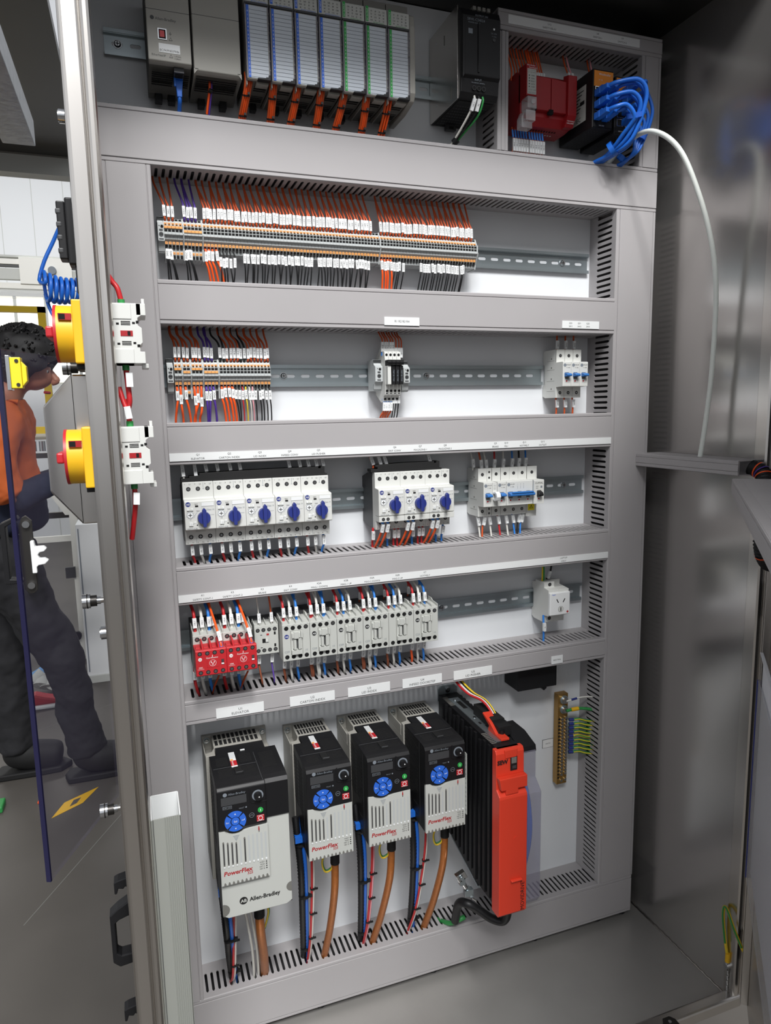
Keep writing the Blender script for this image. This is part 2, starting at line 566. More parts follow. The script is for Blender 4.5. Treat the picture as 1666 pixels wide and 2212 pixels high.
G5 = 'white two-line device labels'
strip(0.5, 777, -50.6, -38.8, [(41, 'Q1', 'ELEVATOR'), (87, 'Q2', 'CARTON INDEX'), (133, 'Q3', 'LID INDEX'), (179, 'Q4', 'INFEED CONV'), (225, 'Q5', 'LID PUSHER'),
      (353, 'Q6', 'EXIT CONV'), (398, 'Q7', 'MAGAZINE-1'), (443, 'Q8', 'MAGAZINE-2'), (538, 'Q9', 'BRAKE'), (559, 'Q10', 'PSU'), (595, 'Q11', 'HOTMELT'), (632, 'Q12', 'OUTLET')],
      'long white label strip reading ELEVATOR to OUTLET, above the motor breakers', 2.9)
strip(0.5, 777.5, -264.6, -253, [(36, 'K1', 'SAFETY CONT-1'), (81, 'K2', 'SAFETY CONT-2'), (127, 'K3', 'BRAKE'), (172, 'K4', 'EXIT CONV'), (219, 'K5A', 'MAG-1 DOWN'), (264, 'K5B', 'MAG-1 UP'),
      (309, 'K6A', 'MAG-2 DOWN'), (354, 'K6B', 'MAG-2 UP'), (404, 'K7', 'HOTMELT'), (680, 'LAPTOP', 'ONLY')],
      'long white label strip reading SAFETY CONT-1 to LAPTOP ONLY, above the contactors', 2.9)
strip(558, 813, 623.5, 636.5, [(634, 'U12', 'SAFETY RELAY'), (727, 'U8', 'SWITCH-1'), (777, 'U9', 'SWITCH-2')], 'white label strip reading SAFETY RELAY, SWITCH-1 and SWITCH-2', 2.8)
sign(339, 399, 151.6, 164.4, [(369, 158, 'R1 R2 R3 R4', 3.4)], 'small white label reading R1 R2 R3 R4 above the slim relays')
sign(668, 744.5, 153.6, 166.4, [(x, z, t, 2.6) for x, n in ((685, 0), (703, 1), (721, 2)) for z, t in ((162.6, f'Q2{n}'), (157.2, f'24V{n + 1}'))], 'small white label reading Q20 Q21 Q22 above three small breakers')
for x0, x1, n, t in ((46, 121, 'U1', 'ELEVATOR'), (163.5, 239, 'U2', 'CARTON INDEX'), (262, 337, 'U3', 'LID INDEX'), (360, 434, 'U4', 'INFEED DOORSTEP'), (457, 533, 'U5', 'LID PUSHER')):
    xc = (x0 + x1) / 2
    sign(x0, x1, -457, -440.6, [(xc, -446.2, n, 4.0), (xc, -452.2, t, 4.0)], f'white plate label reading {n} {t}', grp=G5)
sign(657.5, 682, -457, -441.8, [(669.8, -449.4, 'NEUTRAL', 2.8)], 'small white label reading NEUTRAL on the narrow duct')
b = MB().box(-13, 13, 0, 0.5, -9.2, 9.2, BLACK).box(-12.3, 12.3, 0.5, 1.0, -8.5, 8.5, SIGN)
b.text('EARTH', 0, 1.1, 0, 2.6, INK)
b.obj('label_plate', at=(704, 0, -659), lab='small white label reading EARTH left of the brass bar', cat='label')


# ---------------------------------------------------------------- wires with printed sleeves
def sleeve(mb, p, q, txt, w=4.2, d=2.2, m=SIGN):
    """a flat printed marker between p and q, facing the viewer"""
    p, q = Vector(p), Vector(q)
    a = (q - p).normalized()
    L = (q - p).length
    s = Vector((0, 1, 0)).cross(a)
    s = (s if s.length > 0.1 else Vector((1, 0, 0))).normalized()
    n = a.cross(s)
    if n.y < 0:
        n = -n
    v = [p + a * t + s * u * w / 2 + n * k * d / 2 for t in (0, L) for u in (-1, 1) for k in (-1, 1)]
    mb.add(v, [(0, 1, 3, 2), (4, 6, 7, 5), (0, 4, 5, 1), (2, 3, 7, 6), (0, 2, 6, 4), (1, 5, 7, 3)], m)
    if txt:
        up = a if a.z > 0 else -a
        rt = up.cross(Vector((0, 1, 0)))
        o = (p + q) / 2 + n * (d / 2 + 0.12)
        h = min(2.6, w * 0.62)
        _, _, x0, x1 = glyphs(txt)
        k = min(1.0, L * 0.92 / max(0.01, (x1 - x0) * h / 0.7))
        sx = Vector((0, 0, 1)).cross(Vector((0, 1, 0)))
        rt = Vector((-1, 0, 0)) * 1.0
        rt = (rt - up * rt.dot(up)).normalized()
        mb.text(txt, o.x, o.y, o.z, h, INK, u=up, v=rt, wid=k)


def wire(pts, r, col, lab, grp, mk=None, txt='', ferr=None, w=4.2, n=7, sub=5, cat='wire', name='wire', mk2=None):
    """insulated wire; mk = (p, q) ends of its printed sleeve, ferr = (p, q, material) of its end ferrule"""
    o = Vector(pts[0])
    o = Vector((round(o.x, 1), round(o.y, 1), round(o.z, 1)))

    def L(p):
        return Vector(p) - o
    b = MB().tube([L(p) for p in pts], r, col, n, sub)
    ob = b.obj(name, at=o, lab=lab, cat=cat, grp=grp)
    if mk:
        s = MB()
        sleeve(s, L(mk[0]), L(mk[1]), txt, max(w, 2 * r + 1.0), 2 * r + 0.9)
        s.obj('wire_marker', ob)
    if mk2:
        s = MB()
        sleeve(s, L(mk2[0]), L(mk2[1]), mk2[2], w)
        s.obj('wire_marker', ob)
    if ferr:
        MB().cyl(L(ferr[0]), L(ferr[1]), r * 1.35, ferr[2], 8).obj('ferrule', ob)
    return ob


J = random.uniform

# ---------------------------------------------------------------- terminal blocks
PITCH = 5.2


def term_mesh(extra, plain_jump=True):
    """side profile (d, z) from the rail centre; z +21 .. -26 (or -36 with a second lower level)"""
    zb = -36 if extra else -26
    prof = [(7.5, 21), (38, 21), (40, 18), (44, 10.5), (47, 9.5), (47, -1), (50, -1.6), (50, -3.4), (45.5, -4.2), (45.5, -9.5), (43, -11), (39, -20.5), (38, zb + 1), (36, zb), (12, zb), (7.5, -18)]
    b = MB().prism('x', prof, -2.5, 2.5, TERM)

    def hole(z0, z1, w, d, dz=0):
        b.box(-w, w, d - 4, d + 0.25, z0, z1, HOLE)
    hole(14.5, 20.2, 1.9, 40.0)
    b.cyl((0, 42, 11.2), (0, 46.2, 9.6), 1.45, HOLE, 10)
    for z0 in (5.4, 0.9):
        hole(z0, z0 + 3.4, 2.1, 47)
    b.box(-2.5, 2.5, 45.5, 45.9, -9.4, -9.0, PLCD)
    b.box(-0.2, 0.2, 45.5, 45.75, -9, -4.5, PLCD)
    hole(-21.5, -16.5, 2.0, 40.5)
    if extra:
        hole(-34.6, -30, 2.0, 38.2)
    return b


def btn_mesh(z0, z1, d, dz):
    b = MB().box(-1.9, 1.9, d - 3, d, z0, z1, ORB).box(-1.2, 1.2, d, d + 0.15, z0 + (z1 - z0) * 0.4, z0 + (z1 - z0) * 0.6, BRW)
    return b


_p = {}


def terminal(x, zc, extra, lab, grp):
    key = extra
    if key not in _p:
        r = term_mesh(extra).obj('terminal_block')
        ks = [btn_mesh(11.0, 14.2, 44, 0).obj('push_button', r), btn_mesh(-15.6, -12.0, 43.4, 0).obj('push_button', r)]
        if extra:
            ks.append(btn_mesh(-28.8, -25.4, 39.2, 0).obj('push_button', r))
        _p[key] = (r, ks)
        first = True
    else:
        first = False
    r, ks = _p[key]
    if not first:
        r0, k0 = r, ks
        r = r0.copy()
        COL.objects.link(r)
        for k in k0:
            c = k.copy()
            COL.objects.link(c)
            c.parent = r
    r.location = (x / 1000, 0, zc / 1000)
    tag(r, lab, 'terminal block', grp)
    return r


def end_clamp(x, zc, lab, w=9, flip=False):
    r = root('end_clamp', x, 0, zc, lab, 'rail clamp', 'grey end clamps on the rails')
    b = MB().prism('x', [(7.5, 24), (34, 24), (38, 16), (46, 12), (46, -12), (40, -14), (36, -27), (7.5, -27)], -w / 2, w / 2, TERM)
    for k in range(5):
        b.box(-w / 2 - 0.05, w / 2 + 0.05, 33 - k * .3, 38.2 - k * .3, 22.5 - k * 2.0, 23.4 - k * 2.0, DGREY)
        b.box(-w / 2 - 0.05, w / 2 + 0.05, 33, 37.2, -17.5 - k * 2.0, -16.5 - k * 2.0, DGREY)
    b.cyl((1.5, 40, 9), (1.5, 47, 8), 2.0, HOLE, 12).box(-3, -1.5, 44, 46.2, 8, 9.5, HOLE)
    b.box(-2.5, 2.5, 44, 46.3, 1.5, 4.5, DGREY).box(-3.2, 3.2, 45, 46.3, -10.5, -8.5, DGREY)
    b.obj('clamp_body', r, bev=0.3)
    MB().cyl((0, 45.5, -2.8), (0, 46.8, -2.8), 3.1, DGREY).box(-2.4, 2.4, 46.8, 47, -3.2, -2.4, HOLE).obj('clamp_screw', r)
    return r


def bridge(x0, x1, zc, z, lab):
    n = round((x1 - x0) / PITCH)
    b = MB().box(x0 - (x0 + x1) / 2, (x1 - x0) / 2, 46.5, 48.6, -1.6, 1.6, ORB)
    for i in range(1, n):
        xx = x0 - (x0 + x1) / 2 + i * PITCH
        b.box(xx - 0.25, xx + 0.25, 48.6, 48.75, -1.6, 1.6, BRW)
    b.obj('jumper_bridge', at=((x0 + x1) / 2, 0, zc + z), lab=lab, cat='jumper bridge', grp='orange jumper bridges', bev=0.2)


def sepplate(x, zc, lab, extra=True):
    zb = -37 if extra else -27
    MB().prism('x', [(7.5, 22), (39, 22), (45, 11.5), (48.5, 10), (48.5, -1), (51, -2.5), (47, -10), (40.5, -20), (39, zb), (12, zb), (7.5, -18)], -0.9, 0.9, TERM).obj(
        'separator_plate', at=(x, 0, zc), lab=lab, cat='end plate', grp='grey separator plates')


# --- long upper row
Z1 = 279
end_clamp(10.5, Z1, 'grey end clamp at the left end of the long terminal row')
GT1, GT2 = 'terminal blocks of the long upper row', 'terminal blocks of the short lower row'
TOPW, BOTW = 'wires into the top of the long terminal row', 'wires below the long terminal row'


def slotx(x, s=1, x0=0, x1=778):
    """nearest duct slot centre"""
    n = int((x1 - x0) / 10)
    off = x0 + (x1 - x0 - n * 10) / 2
    k = math.floor((x - off) / 10)
    return off + k * 10 + 0.4 + 0 * s


def topwire(x, zc, ztop, col, lab, grp, txt, i=0, r=1.5, dz=0):
    xs = slotx(x - 3.5) + J(-0.8, 0.8)
    xj = x + J(-0.7, 0.7)
    a = zc + 18 + dz
    zz = zc + 22.5 + J(-0.8, 1.2) + dz
    p0, p1 = (xj, 42.5, zz), (xj + J(-0.5, 0.9), 41, zz + 15.5)
    pts = [(x, 36, a - 1), (x, 41.5, a + 1.5), (p0[0], 42.5, zz), p1, (p1[0] * 0.75 + xs * 0.25 + J(-.6, .6), 37, zz + 26 + J(-1, 1)), (xs + 0.8, 30, ztop - 9), (xs, 26, ztop + 3)]
    return wire(pts, r, col, lab, grp, (p0, p1), txt, name='terminal_wire')


def botwire(x, zc, zend, col, lab, grp, txt, dx=None, r=1.15, dz=0, lo=0.0):
    dx = J(-3.5, 3.5) if dx is None else dx
    a = zc - 19 + dz
    zz = zc - 22.5 + J(-1.5, 0.5) + dz - lo
    xj = x + J(-0.9, 0.9)
    p0, p1 = (xj, 43.5, zz), (xj + J(-0.9, 0.9), 44, zz - 14)
    pts = [(x, 36, a), (x, 42, a - 1.5), p0, p1, (p1[0] + dx * 0.45, 43, zz - 24), (p1[0] + dx, 36, zend + 6), (p1[0] + dx * 1.05, 32, zend - 4)]
    return wire(pts, r, col, lab, grp, (p0, p1), txt, name='terminal_wire')


x = 17.2
seq = []
for grp5, nm in ((0, '24V2'), (1, '0VDC')):
    x0 = x
    for k in range(5):
        terminal(x, Z1, True, f'grey terminal block with lower second level, {nth(k + 1)} of the {"orange-fed" if grp5 == 0 else "purple-fed"} five, long row', GT1)
        seq.append((x, nm))
        x += PITCH
    bridge(x0 - 2.4, x - 2.8, Z1, 7.1 if grp5 == 0 else 2.6, f'orange jumper bridge across the {"first" if grp5 == 0 else "second"} five blocks of the long row')
    sepplate(x - 1.6, Z1, f'thin grey separator plate after the {"first" if grp5 == 0 else "second"} five blocks of the long row')
    x += 1.4
for i, k in enumerate((0, 1, 2)):
    topwire(seq[k][0], Z1, ZA0, ORWS, f'orange wire with 24V2 sleeve, {nth(i + 1)} from the left above the long row', TOPW, '24V2')
for i, k in enumerate((5, 6, 7, 8)):
    topwire(seq[k][0], Z1, ZA0, PUR, f'purple wire with 0VDC sleeve, {nth(i + 1)} of four above the long row', TOPW, '0VDC')
for i, (k, dx, nm) in enumerate(((0, 1, '24V2'), (1, 6, '24V2'), (5, 2, '0VDC'), (6, 7, '0VDC'))):
    botwire(seq[k][0], Z1, ZC1, BLW, f'black wire with {nm} sleeve, {nth(i + 1)} from the left below the long row', BOTW, nm, dx)
    o2 = botwire(seq[k][0] + 1, Z1, ZC1, BLW, f'black wire close behind the {nth(i + 1)} sleeved black wire below the long row', BOTW, '', dx + 1.5)
mains = []
for k in range(53):
    terminal(x, Z1, False, f'grey terminal block, {nth(k + 1)} from the left in the long main run', GT1)
    mains.append(x)
    x += PITCH
sepplate(x - 1.6, Z1, 'thin grey separator plate between the two long runs of terminal blocks', False)
x += 1.8
second = []
for k in range(33):
    terminal(x, Z1, False, f'grey terminal block, {nth(k + 1)} from the left in the right-hand run of the long row', GT1)
    second.append(x)
    x += PITCH
sepplate(x - 1.9, Z1, 'thin grey separator plate at the right end of the long terminal row', False)
addr = [f'I:{w}/{b}' for w in range(1, 5) for b in range(16)]
for k in range(51):
    topwire(mains[k], Z1, ZA0, ORWS, f'orange sleeved wire into the {nth(k + 1)} block of the long main run', TOPW, addr[k + (3 if k > 6 else 0) + (5 if k > 8 else 0)])
outs = [f'O:{w}/{b}' for w in (5, 6, 7) for b in range(16)]
for k in range(32):
    topwire(second[k], Z1, ZA0, ORWS, f'orange sleeved wire into the {nth(k + 1)} block of the right-hand long run', TOPW, outs[k])
for k in range(50):
    if k in (9, 10, 32):
        continue
    a = addr[k + (3 if k > 6 else 0) + (5 if k > 8 else 0)]
    if k < 4:
        botwire(mains[k], Z1, ZC1, ORW, f'thick bright orange wire, {nth(k + 1)} of four hanging left below the long main run', BOTW, a, 6 + k, 1.7)
    else:
        botwire(mains[k], Z1, ZC1, BLW, f'thin black sleeved wire hanging from the {nth(k + 1)} block of the long main run', BOTW, a, None, 1.1, 0, 8 if 4 <= k < 9 else 0)
for k in range(29):
    if 8 <= k < 13:
        continue
    if k < 4:
        botwire(second[k], Z1, ZC1, ORW, f'thick bright orange wire, {nth(k + 1)} of four hanging from the right-hand long run', BOTW, outs[k], 2, 1.7)
    else:
        botwire(second[k], Z1, ZC1, BLW, f'thin black sleeved wire hanging from the {nth(k + 1)} block of the right-hand long run', BOTW, outs[k], -3, 1.1)

# --- short lower row
Z2 = 77.5
W2T, W2B = 'wires into the top of the short terminal row', 'wires below the short terminal row'
end_clamp(11, Z2 - 1, 'grey end clamp at the left end of the short terminal row')
x = 19.4
r2 = []
gi = 0
for n, jz, nm in ((2, 7.1, '24V1'), (2, 2.6, '24V2'), (3, 7.1, '24V3'), (4, 2.6, '0VDC')):
    x0 = x
    for k in range(n):
        r2.append((x, nm))
        terminal(x, Z2, gi < 3, f'grey terminal block fed by {nm} wire, {nth(k + 1)} of its set, short row', GT2)
        x += PITCH
    bridge(x0 - 2.4, x - 2.8, Z2, jz, f'orange jumper bridge across the {n} blocks marked {nm} in the short row')
    sepplate(x - 1.6, Z2, f'thin grey separator plate right of the {nm} blocks in the short row')
    x += 2.2
    gi += 1
s2 = []
for k in range(15):
    s2.append(x)
    terminal(x, Z2, False, f'grey terminal block, {nth(k + 1)} from the left in the last run of the short row', GT2)
    x += PITCH
for k, (xx, nm) in enumerate(r2[:10]):
    topwire(xx, Z2, ZC0, ORWS if k < 7 else PUR, f'{"orange" if k < 7 else "purple"} wire with {nm} sleeve, {nth(k + 1)} from the left above the short row', W2T, nm, r=1.6, dz=1)
t2 = ['18-0.1', '18-1.5', '18-0', '18-1', '18-2', '18-3', '18-4.1', '18-5.1', '18-4', '18-5', '18-20', '20-6', '20-7', '20-8', '20-9']
for k, xx in enumerate(s2):
    c = BLW if k in (0, 1, 6, 7) else ORWS
    topwire(xx, Z2, ZC0, c, f'{"black" if c == BLW else "orange"} wire with {t2[k]} sleeve above the short row', W2T, t2[k], r=1.5, dz=1)
for i, (k, c, r, lo, dx) in enumerate(((0, ORW, 1.75, 2, -4), (1, ORW, 1.75, 8, 2), (2, ORW, 1.75, 0, 5), (4, ORW, 1.75, 9, -1), (5, ORW, 1.75, 6, -6), (6, ORW, 1.75, 11, -3), (7, PUR, 1.75, 2, 1), (8, PUR, 1.75, 2, -1), (9, PUR, 1.75, 2, 3))):
    nm = r2[k][1]
    botwire(r2[k][0], Z2, ZD1, c, f'thick {"orange" if c == ORW else "purple"} wire with {nm} sleeve, {nth(i + 1)} from the left below the short row', W2B, nm, dx, r, 0, lo)
for k, xx in enumerate(s2):
    c = [ORW] * 4 + [BLW, BLW, RDW, YEW, WHW, PKW] + [BLW] * 5
    nmc = ['orange'] * 4 + ['black', 'black', 'red', 'yellow', 'white', 'pink'] + ['black'] * 5
    botwire(xx, Z2, ZD1, c[k], f'{nmc[k]} wire with {t2[k]} sleeve below the short row', W2B, t2[k], 5 if k < 5 else 2.5, 1.75 if k < 4 else 1.05, 0, 2 if k >= 4 else -1)
_sc = {}


def screw(par, x, d, z, r=2.7, kind='s'):
    """flat screw terminal; its dark disc paints the shade of a recess"""
    k = (r, kind)
    if k not in _sc:
        b = MB().disc(0, 0, 0.15, r, HOLE, 16)
        if kind == 's':
            b.disc(0, 0, 0.25, r * 0.72, DGREY, 14).box(-r * 0.6, r * 0.6, 0.26, 0.34, -0.4, 0.4, CHROME).box(-0.4, 0.4, 0.26, 0.34, -r * 0.6, r * 0.6, CHROME)
        o = b.obj('terminal_screw' if kind == 's' else 'terminal_opening', par)
        _sc[k] = o
    else:
        o = _sc[k].copy()
        COL.objects.link(o)
        o.parent = par
    o.location = (x / 1000, -d / 1000, z / 1000)
    return o


def badge(par, x, d, z, r, m, t='AB'):
    b = MB().cyl((x, d, z), (x, d + 0.3, z), r, m, 20)
    b.text(t, x, d + 0.4, z, r * 0.85, SIGN)
    return b.obj('round_badge', par)


# ---------------------------------------------------------------- slim relays
end_clamp(340, 77, 'grey end clamp with honeycomb side left of the slim relays', 13)
end_clamp(389, 75, 'grey end clamp right of the slim relays', 11)
for i in range(4):
    xx = 350.2 + 7.0 * i
    r = root('slim_relay', xx, 0, 76.5, f'slim plug-in relay on white socket, {nth(i + 1)} from the left of four' + (', white face' if i == 0 else ', black face'), 'relay', 'slim relays under the R1 R2 R3 R4 label')
    b = MB().prism('x', [(7.5, 26), (36, 46), (42, 46), (46, 38), (54, 36), (56, 24), (56, -20), (54, -33), (46, -36), (42, -45), (34, -46), (7.5, -32)], -3.3, 3.3, WHITE)
    b.box(-2, 2, 53, 54.4, -32, -22, DGREY).cyl((0, 48, 31), (0, 55.6, 31), 2.1, HOLE, 12).cyl((0, 48, -27), (0, 55.4, -27), 2.1, HOLE, 12).cyl((0, 40, -40), (0, 45.6, -40), 1.9, HOLE, 12)
    b.obj('relay_socket', r, bev=0.2)
    c = MB().box(-2.9, 2.9, 56, 68, -17, 13, BLACK if i else WHITE)
    if i:
        c.text('Allen-Bradley', 0.2, 68.2, -3, 2.4, LINE, u=(0, 0, 1), v=(-1, 0, 0))
    c.obj('relay_cartridge', r, bev=0.3)
    MB().box(-3.2, 3.2, 56, 71, 14, 22, BLACKM).box(-3.2, 3.2, 66, 72.5, 17, 18.5, BLACK).obj('retaining_clip', r, bev=0.3)
for i in range(8):
    xx = 347 + 4.6 * i if i < 5 else 371 + 4.8 * (i - 5)
    xj = xx + J(-0.5, 0.5)
    wire([(xx, 40, 112 - (i > 4) * 6), (xj, 43, 117 - (i > 4) * 6), (xj + 0.5, 43, 132), (xj - 1 - i * 0.3, 36, 141), (xj - 3, 30, ZC0 + 3)], 1.2, ORWS,
         f'orange sleeved wire into the slim relays from above, {nth(i + 1)} from the left', 'wires above the slim relays', ((xj, 43.5, 113 - (i > 4) * 9), (xj + 0.5, 43.5, 129 - (i > 4) * 9)), f'18-{i}', ferr=((xx, 42, 107), (xj, 43, 113), BUW) if i < 5 else None)
for i in range(7):
    xx = 348.5 + 4.3 * i
    xj = xx + J(-0.5, 0.5)
    bl = i > 3
    zz = 31 if not bl else 43
    wire([(xx, 36, zz + 4), (xj, 41, zz), (xj - 1.0 * (not bl), 42, zz - 14), (xj - 4 + bl * 3, 38, 10), (xj - 5 + bl * 4, 32, ZD1 - 3)], 1.0 if bl else 1.5, BLW if bl else ORWS,
         f'{"black" if bl else "orange"} sleeved wire below the slim relays, {nth(i + 1)} from the left', 'wires below the slim relays', ((xj, 43, zz), (xj - 1.0 * (not bl), 43.5, zz - 14)), f'12-{i}', ferr=((xx, 39, zz + 6), (xj, 41, zz), BUW) if not bl else None)


# ---------------------------------------------------------------- miniature breakers
def breaker(x0, zc, w, poles, lab, grp, face=66, toggle=BLUE, kind='std', up=44, lo=-42):
    """x0 = left edge"""
    r = root('circuit_breaker', x0 + w / 2, 0, zc, lab, 'circuit breaker', grp)
    b = MB().prism('x', [(2, up - 2), (8, up), (45, up), (45, 21), (face - 1, 21), (face, 20), (face, -22), (45, -23), (45, lo), (10, lo), (2, lo + 3), (2, -20), (7, -17), (7, 17), (2, 20)], -w / 2 + 0.15, w / 2 - 0.15, WHITE)
    pw = 17.6 if poles != 0 else w
    for p in range(max(poles, 1)):
        cx = -w / 2 + pw * (p + 0.5)
        b.box(cx - pw / 2, cx - pw / 2 + 0.25, 44, 45.1, 22, up, PLCD)
    for z in (28, 12, -8, -26):
        b.cyl((-w / 2 + 0.2, 30, z), (-w / 2 - 0.02, 30, z), 1.6, PLCD, 10).box(-w / 2 - 0.02, -w / 2 + 0.3, 15, 40, z - 4, z - 3.6, PLCD)
    ho = b.obj('housing', r, bev=0.5)
    q = max(poles, 1)
    for p in range(q):
        cx = -w / 2 + pw * (p + 0.5)
        screw(ho, cx, 45, 33, 3.0)
        screw(ho, cx, 45, -33, 3.0)
        m = MB().box(cx - 4.2, cx + 4.2, face - 3, face + 0.1, -10, 3, LGREY).box(cx - 3.6, cx + 3.6, face + 0.1, face + 0.2, -9.4, 2.4, PLCD)
        m.obj('switch_window', r)
        if kind == 'std':
            MB().prism('x', [(face, 1.6), (face + 8.5, -0.4), (face + 10, -2.6), (face + 9.2, -4.4), (face, -5.6)], cx - 5.2, cx + 5.2, toggle).obj('toggle_lever', r, bev=0.5)
        MB().box(cx - 3, cx + 3, face, face + 0.25, -14.6, -11.2, SIGN).box(cx - 2.2, cx + 1.2, face + 0.25, face + 0.35, -14, -11.8, RED).obj('status_window', r)
    t = MB()
    if kind == 'rcd':
        t.text('CLIPSAL', 0, face + 0.2, 15.5, 3.2, INK).text('C10', -4, face + 0.2, 9.5, 2.0, INK).text('6kA', -4, face + 0.2, 6.4, 1.8, INK).box(3, 6.6, face + .1, face + .2, 6.4, 10.2, LINE)
    else:
        t.cyl((-w / 2 + 4.6, face, 15), (-w / 2 + 4.6, face + 0.25, 15), 2.9, LINE, 16).text('1492-SP', -w / 2 + 11.8, face + 0.2, 15.4, 2.0, INK).text('C 10A', -w / 2 + 11.5, face + 0.2, 10.8, 1.9, INK)
        if poles == 3:
            for k in range(3):
                t.text(f'{2 * k + 1}', -4 + 6 * k, face + 0.2, 15, 2.2, LINE).box(-4.2 + 6 * k, -3.8 + 6 * k, face + .1, face + .2, 7, 12.5, LINE)
    t.obj('front_print', r)
    if kind == 'bar':
        bb = MB().prism('x', [(face, 2), (face + 10.5, -0.5), (face + 11.5, -3), (face + 10.5, -5), (face, -6)], -w / 2 + 2.5, w / 2 - 0.5, toggle)
        bb.box(-w / 2 + 6, w / 2 - 4, face + 9, face + 12.2, 0.0, 2.6, toggle)
        bb.obj('common_toggle_bar', r, bev=0.6)
    return r


GB = 'small breakers under the Q20 Q21 Q22 label'
for i in range(3):
    breaker(679.5 + 17.7 * i, 76.5, 17.6, 1, f'white single breaker with blue toggle under the {"Q20" if i == 0 else "Q21" if i == 1 else "Q22"} print', GB)
    xx = 679.5 + 17.7 * i + 8.8
    wire([(xx, 32, 116), (xx - 0.5, 33, 124), (xx + 0.5, 32, 136), (xx + 2, 30, ZC0 + 3)], 1.6, ORWS, f'orange sleeved wire above the {nth(i + 1)} of the three small breakers', 'wires at the three small breakers', ((xx - 0.5, 35, 122), (xx + 0.2, 35, 137)), f'24V{i + 1}', w=4.6)
    wire([(xx, 32, 36), (xx, 33, 28), (xx + 1, 33, 14), (xx + 1, 32, ZD1 - 3)], 1.6, ORWS, f'orange sleeved wire below the {nth(i + 1)} of the three small breakers', 'wires at the three small breakers', ((xx + .5, 35.5, 31), (xx + 1.5, 35.5, 17)), f'24V{i + 1}', w=4.6)

# --- Q9 .. Q12 group
ZB = -131.5
GQ = 'breakers under the BRAKE PSU HOTMELT OUTLET labels'
r9 = breaker(522, ZB, 17.6, 1, 'white breaker with blue toggle at the left of the BRAKE to OUTLET set', GQ)
r = root('auxiliary_contact', 544.3, 0, ZB, 'slim white auxiliary contact block clipped right of the BRAKE breaker', 'auxiliary contact')
b = MB().prism('x', [(2, 42), (8, 44), (45, 44), (45, 21), (66, 20), (66, -22), (45, -23), (45, -42), (10, -42), (2, -39)], -4.4, 4.4, WHITE)
b.text('2-p', 0, 66.2, 15, 2, LINE).box(-2.2, 2.2, 66, 66.2, 8, 12, LGREY)
b.obj('housing', r, bev=0.4)
for z, d in ((37, 45), (27, 45), (-29, 45), (-37, 45)):
    screw(r, 0, d, z, 2.0)
MB().prism('x', [(66, 3), (74, 5), (80, 2), (82, -4), (79, -10), (73, -12), (66, -11), (66, -8), (73, -8), (76, -4), (74, 1), (66, 0)], -4.0, 4.0, SIGN).obj('white_hook_lever', r, bev=0.6)
breaker(549.5, ZB, 17.6, 1, 'white breaker with blue toggle beside the white hook lever, under the PSU print', GQ)
breaker(567.5, ZB, 53, 3, 'white three-pole breaker with one long blue toggle bar under the HOTMELT print', GQ, kind='bar')
r12 = breaker(621, ZB, 21, 0, 'white outlet breaker with black toggle at the right of the breaker set', GQ, face=70, toggle=BLACK, kind='rcd', lo=-48)
MB().prism('x', [(70, 1.6), (77, -1.5), (79, -5), (78, -7.5), (70, -9)], -4.6, 4.6, BLACK).obj('toggle_lever', r12, bev=0.5)
b = MB().box(-7.2, 6, 45, 45.6, -37, -24.5, LYEL).prism('d', [(-4.6, -33.6), (3.4, -33.6), (-0.6, -27)], 45.6, 45.8, INK).prism('d', [(-3.2, -32.9), (2.0, -32.9), (-0.6, -28.6)], 45.8, 45.9, LYEL).box(-0.9, -0.3, 45.9, 46, -32.3, -30, INK)
b.obj('warning_sticker', r12)
for i, (xx, c, cn, tx) in enumerate(((517, WHW, 'white', '10L1'), (533, ORWS, 'orange', '12-0'), (543, WHW, 'white', '16L1'), (558, RDW, 'red', '10L1'), (576, WHW, 'white', '10L2'), (594, BUW, 'blue', '10L3'), (608, BLW, 'black', 'N'), (622, BUW, 'blue', '12L3'))):
    z0 = ZB + (42 if i else 44)
    sh = 4 if i > 2 else -3
    wire([(xx, 34, z0 - 3), (xx, 35, z0 + 3), (xx + sh * 0.5, 35, z0 + 18), (xx + sh, 30, ZD0 + 2)], 1.7, c, f'{cn} sleeved wire into the top of the BRAKE to OUTLET breakers, {nth(i + 1)} from the left', 'wires above the BRAKE to OUTLET breakers',
         ((xx + 0.2, 37.5, z0 + 2), (xx + sh * 0.45, 37.5, z0 + 17)), tx, w=5)
for i, (xx, c, cn, tx) in enumerate(((525, WHW, 'white', '10L16'), (540, ORWS, 'orange', '12-1'), (548, WHW, 'white', '16L1'), (566, RDW, 'red', '16L1'), (582, WHW, 'white', '16L2'), (596, BUW, 'blue', '16L3'), (612, BLW, 'black', '12N'), (618, BUW, 'blue', '12L3'))):
    z0 = ZB - 42
    sh = -5 if i == 1 else 2 if i < 6 else -5
    wire([(xx, 34, z0 + 4), (xx, 36, z0 - 3), (xx + sh, 38, z0 - 18), (xx + sh * 1.6, 42, ZE1 - 3)], 1.7, c, f'{cn} sleeved wire below the BRAKE to OUTLET breakers, {nth(i + 1)} from the left', 'wires below the BRAKE to OUTLET breakers',
         ((xx, 38.5, z0 - 2), (xx + sh * 0.9, 40.5, z0 - 17)), tx, w=5)


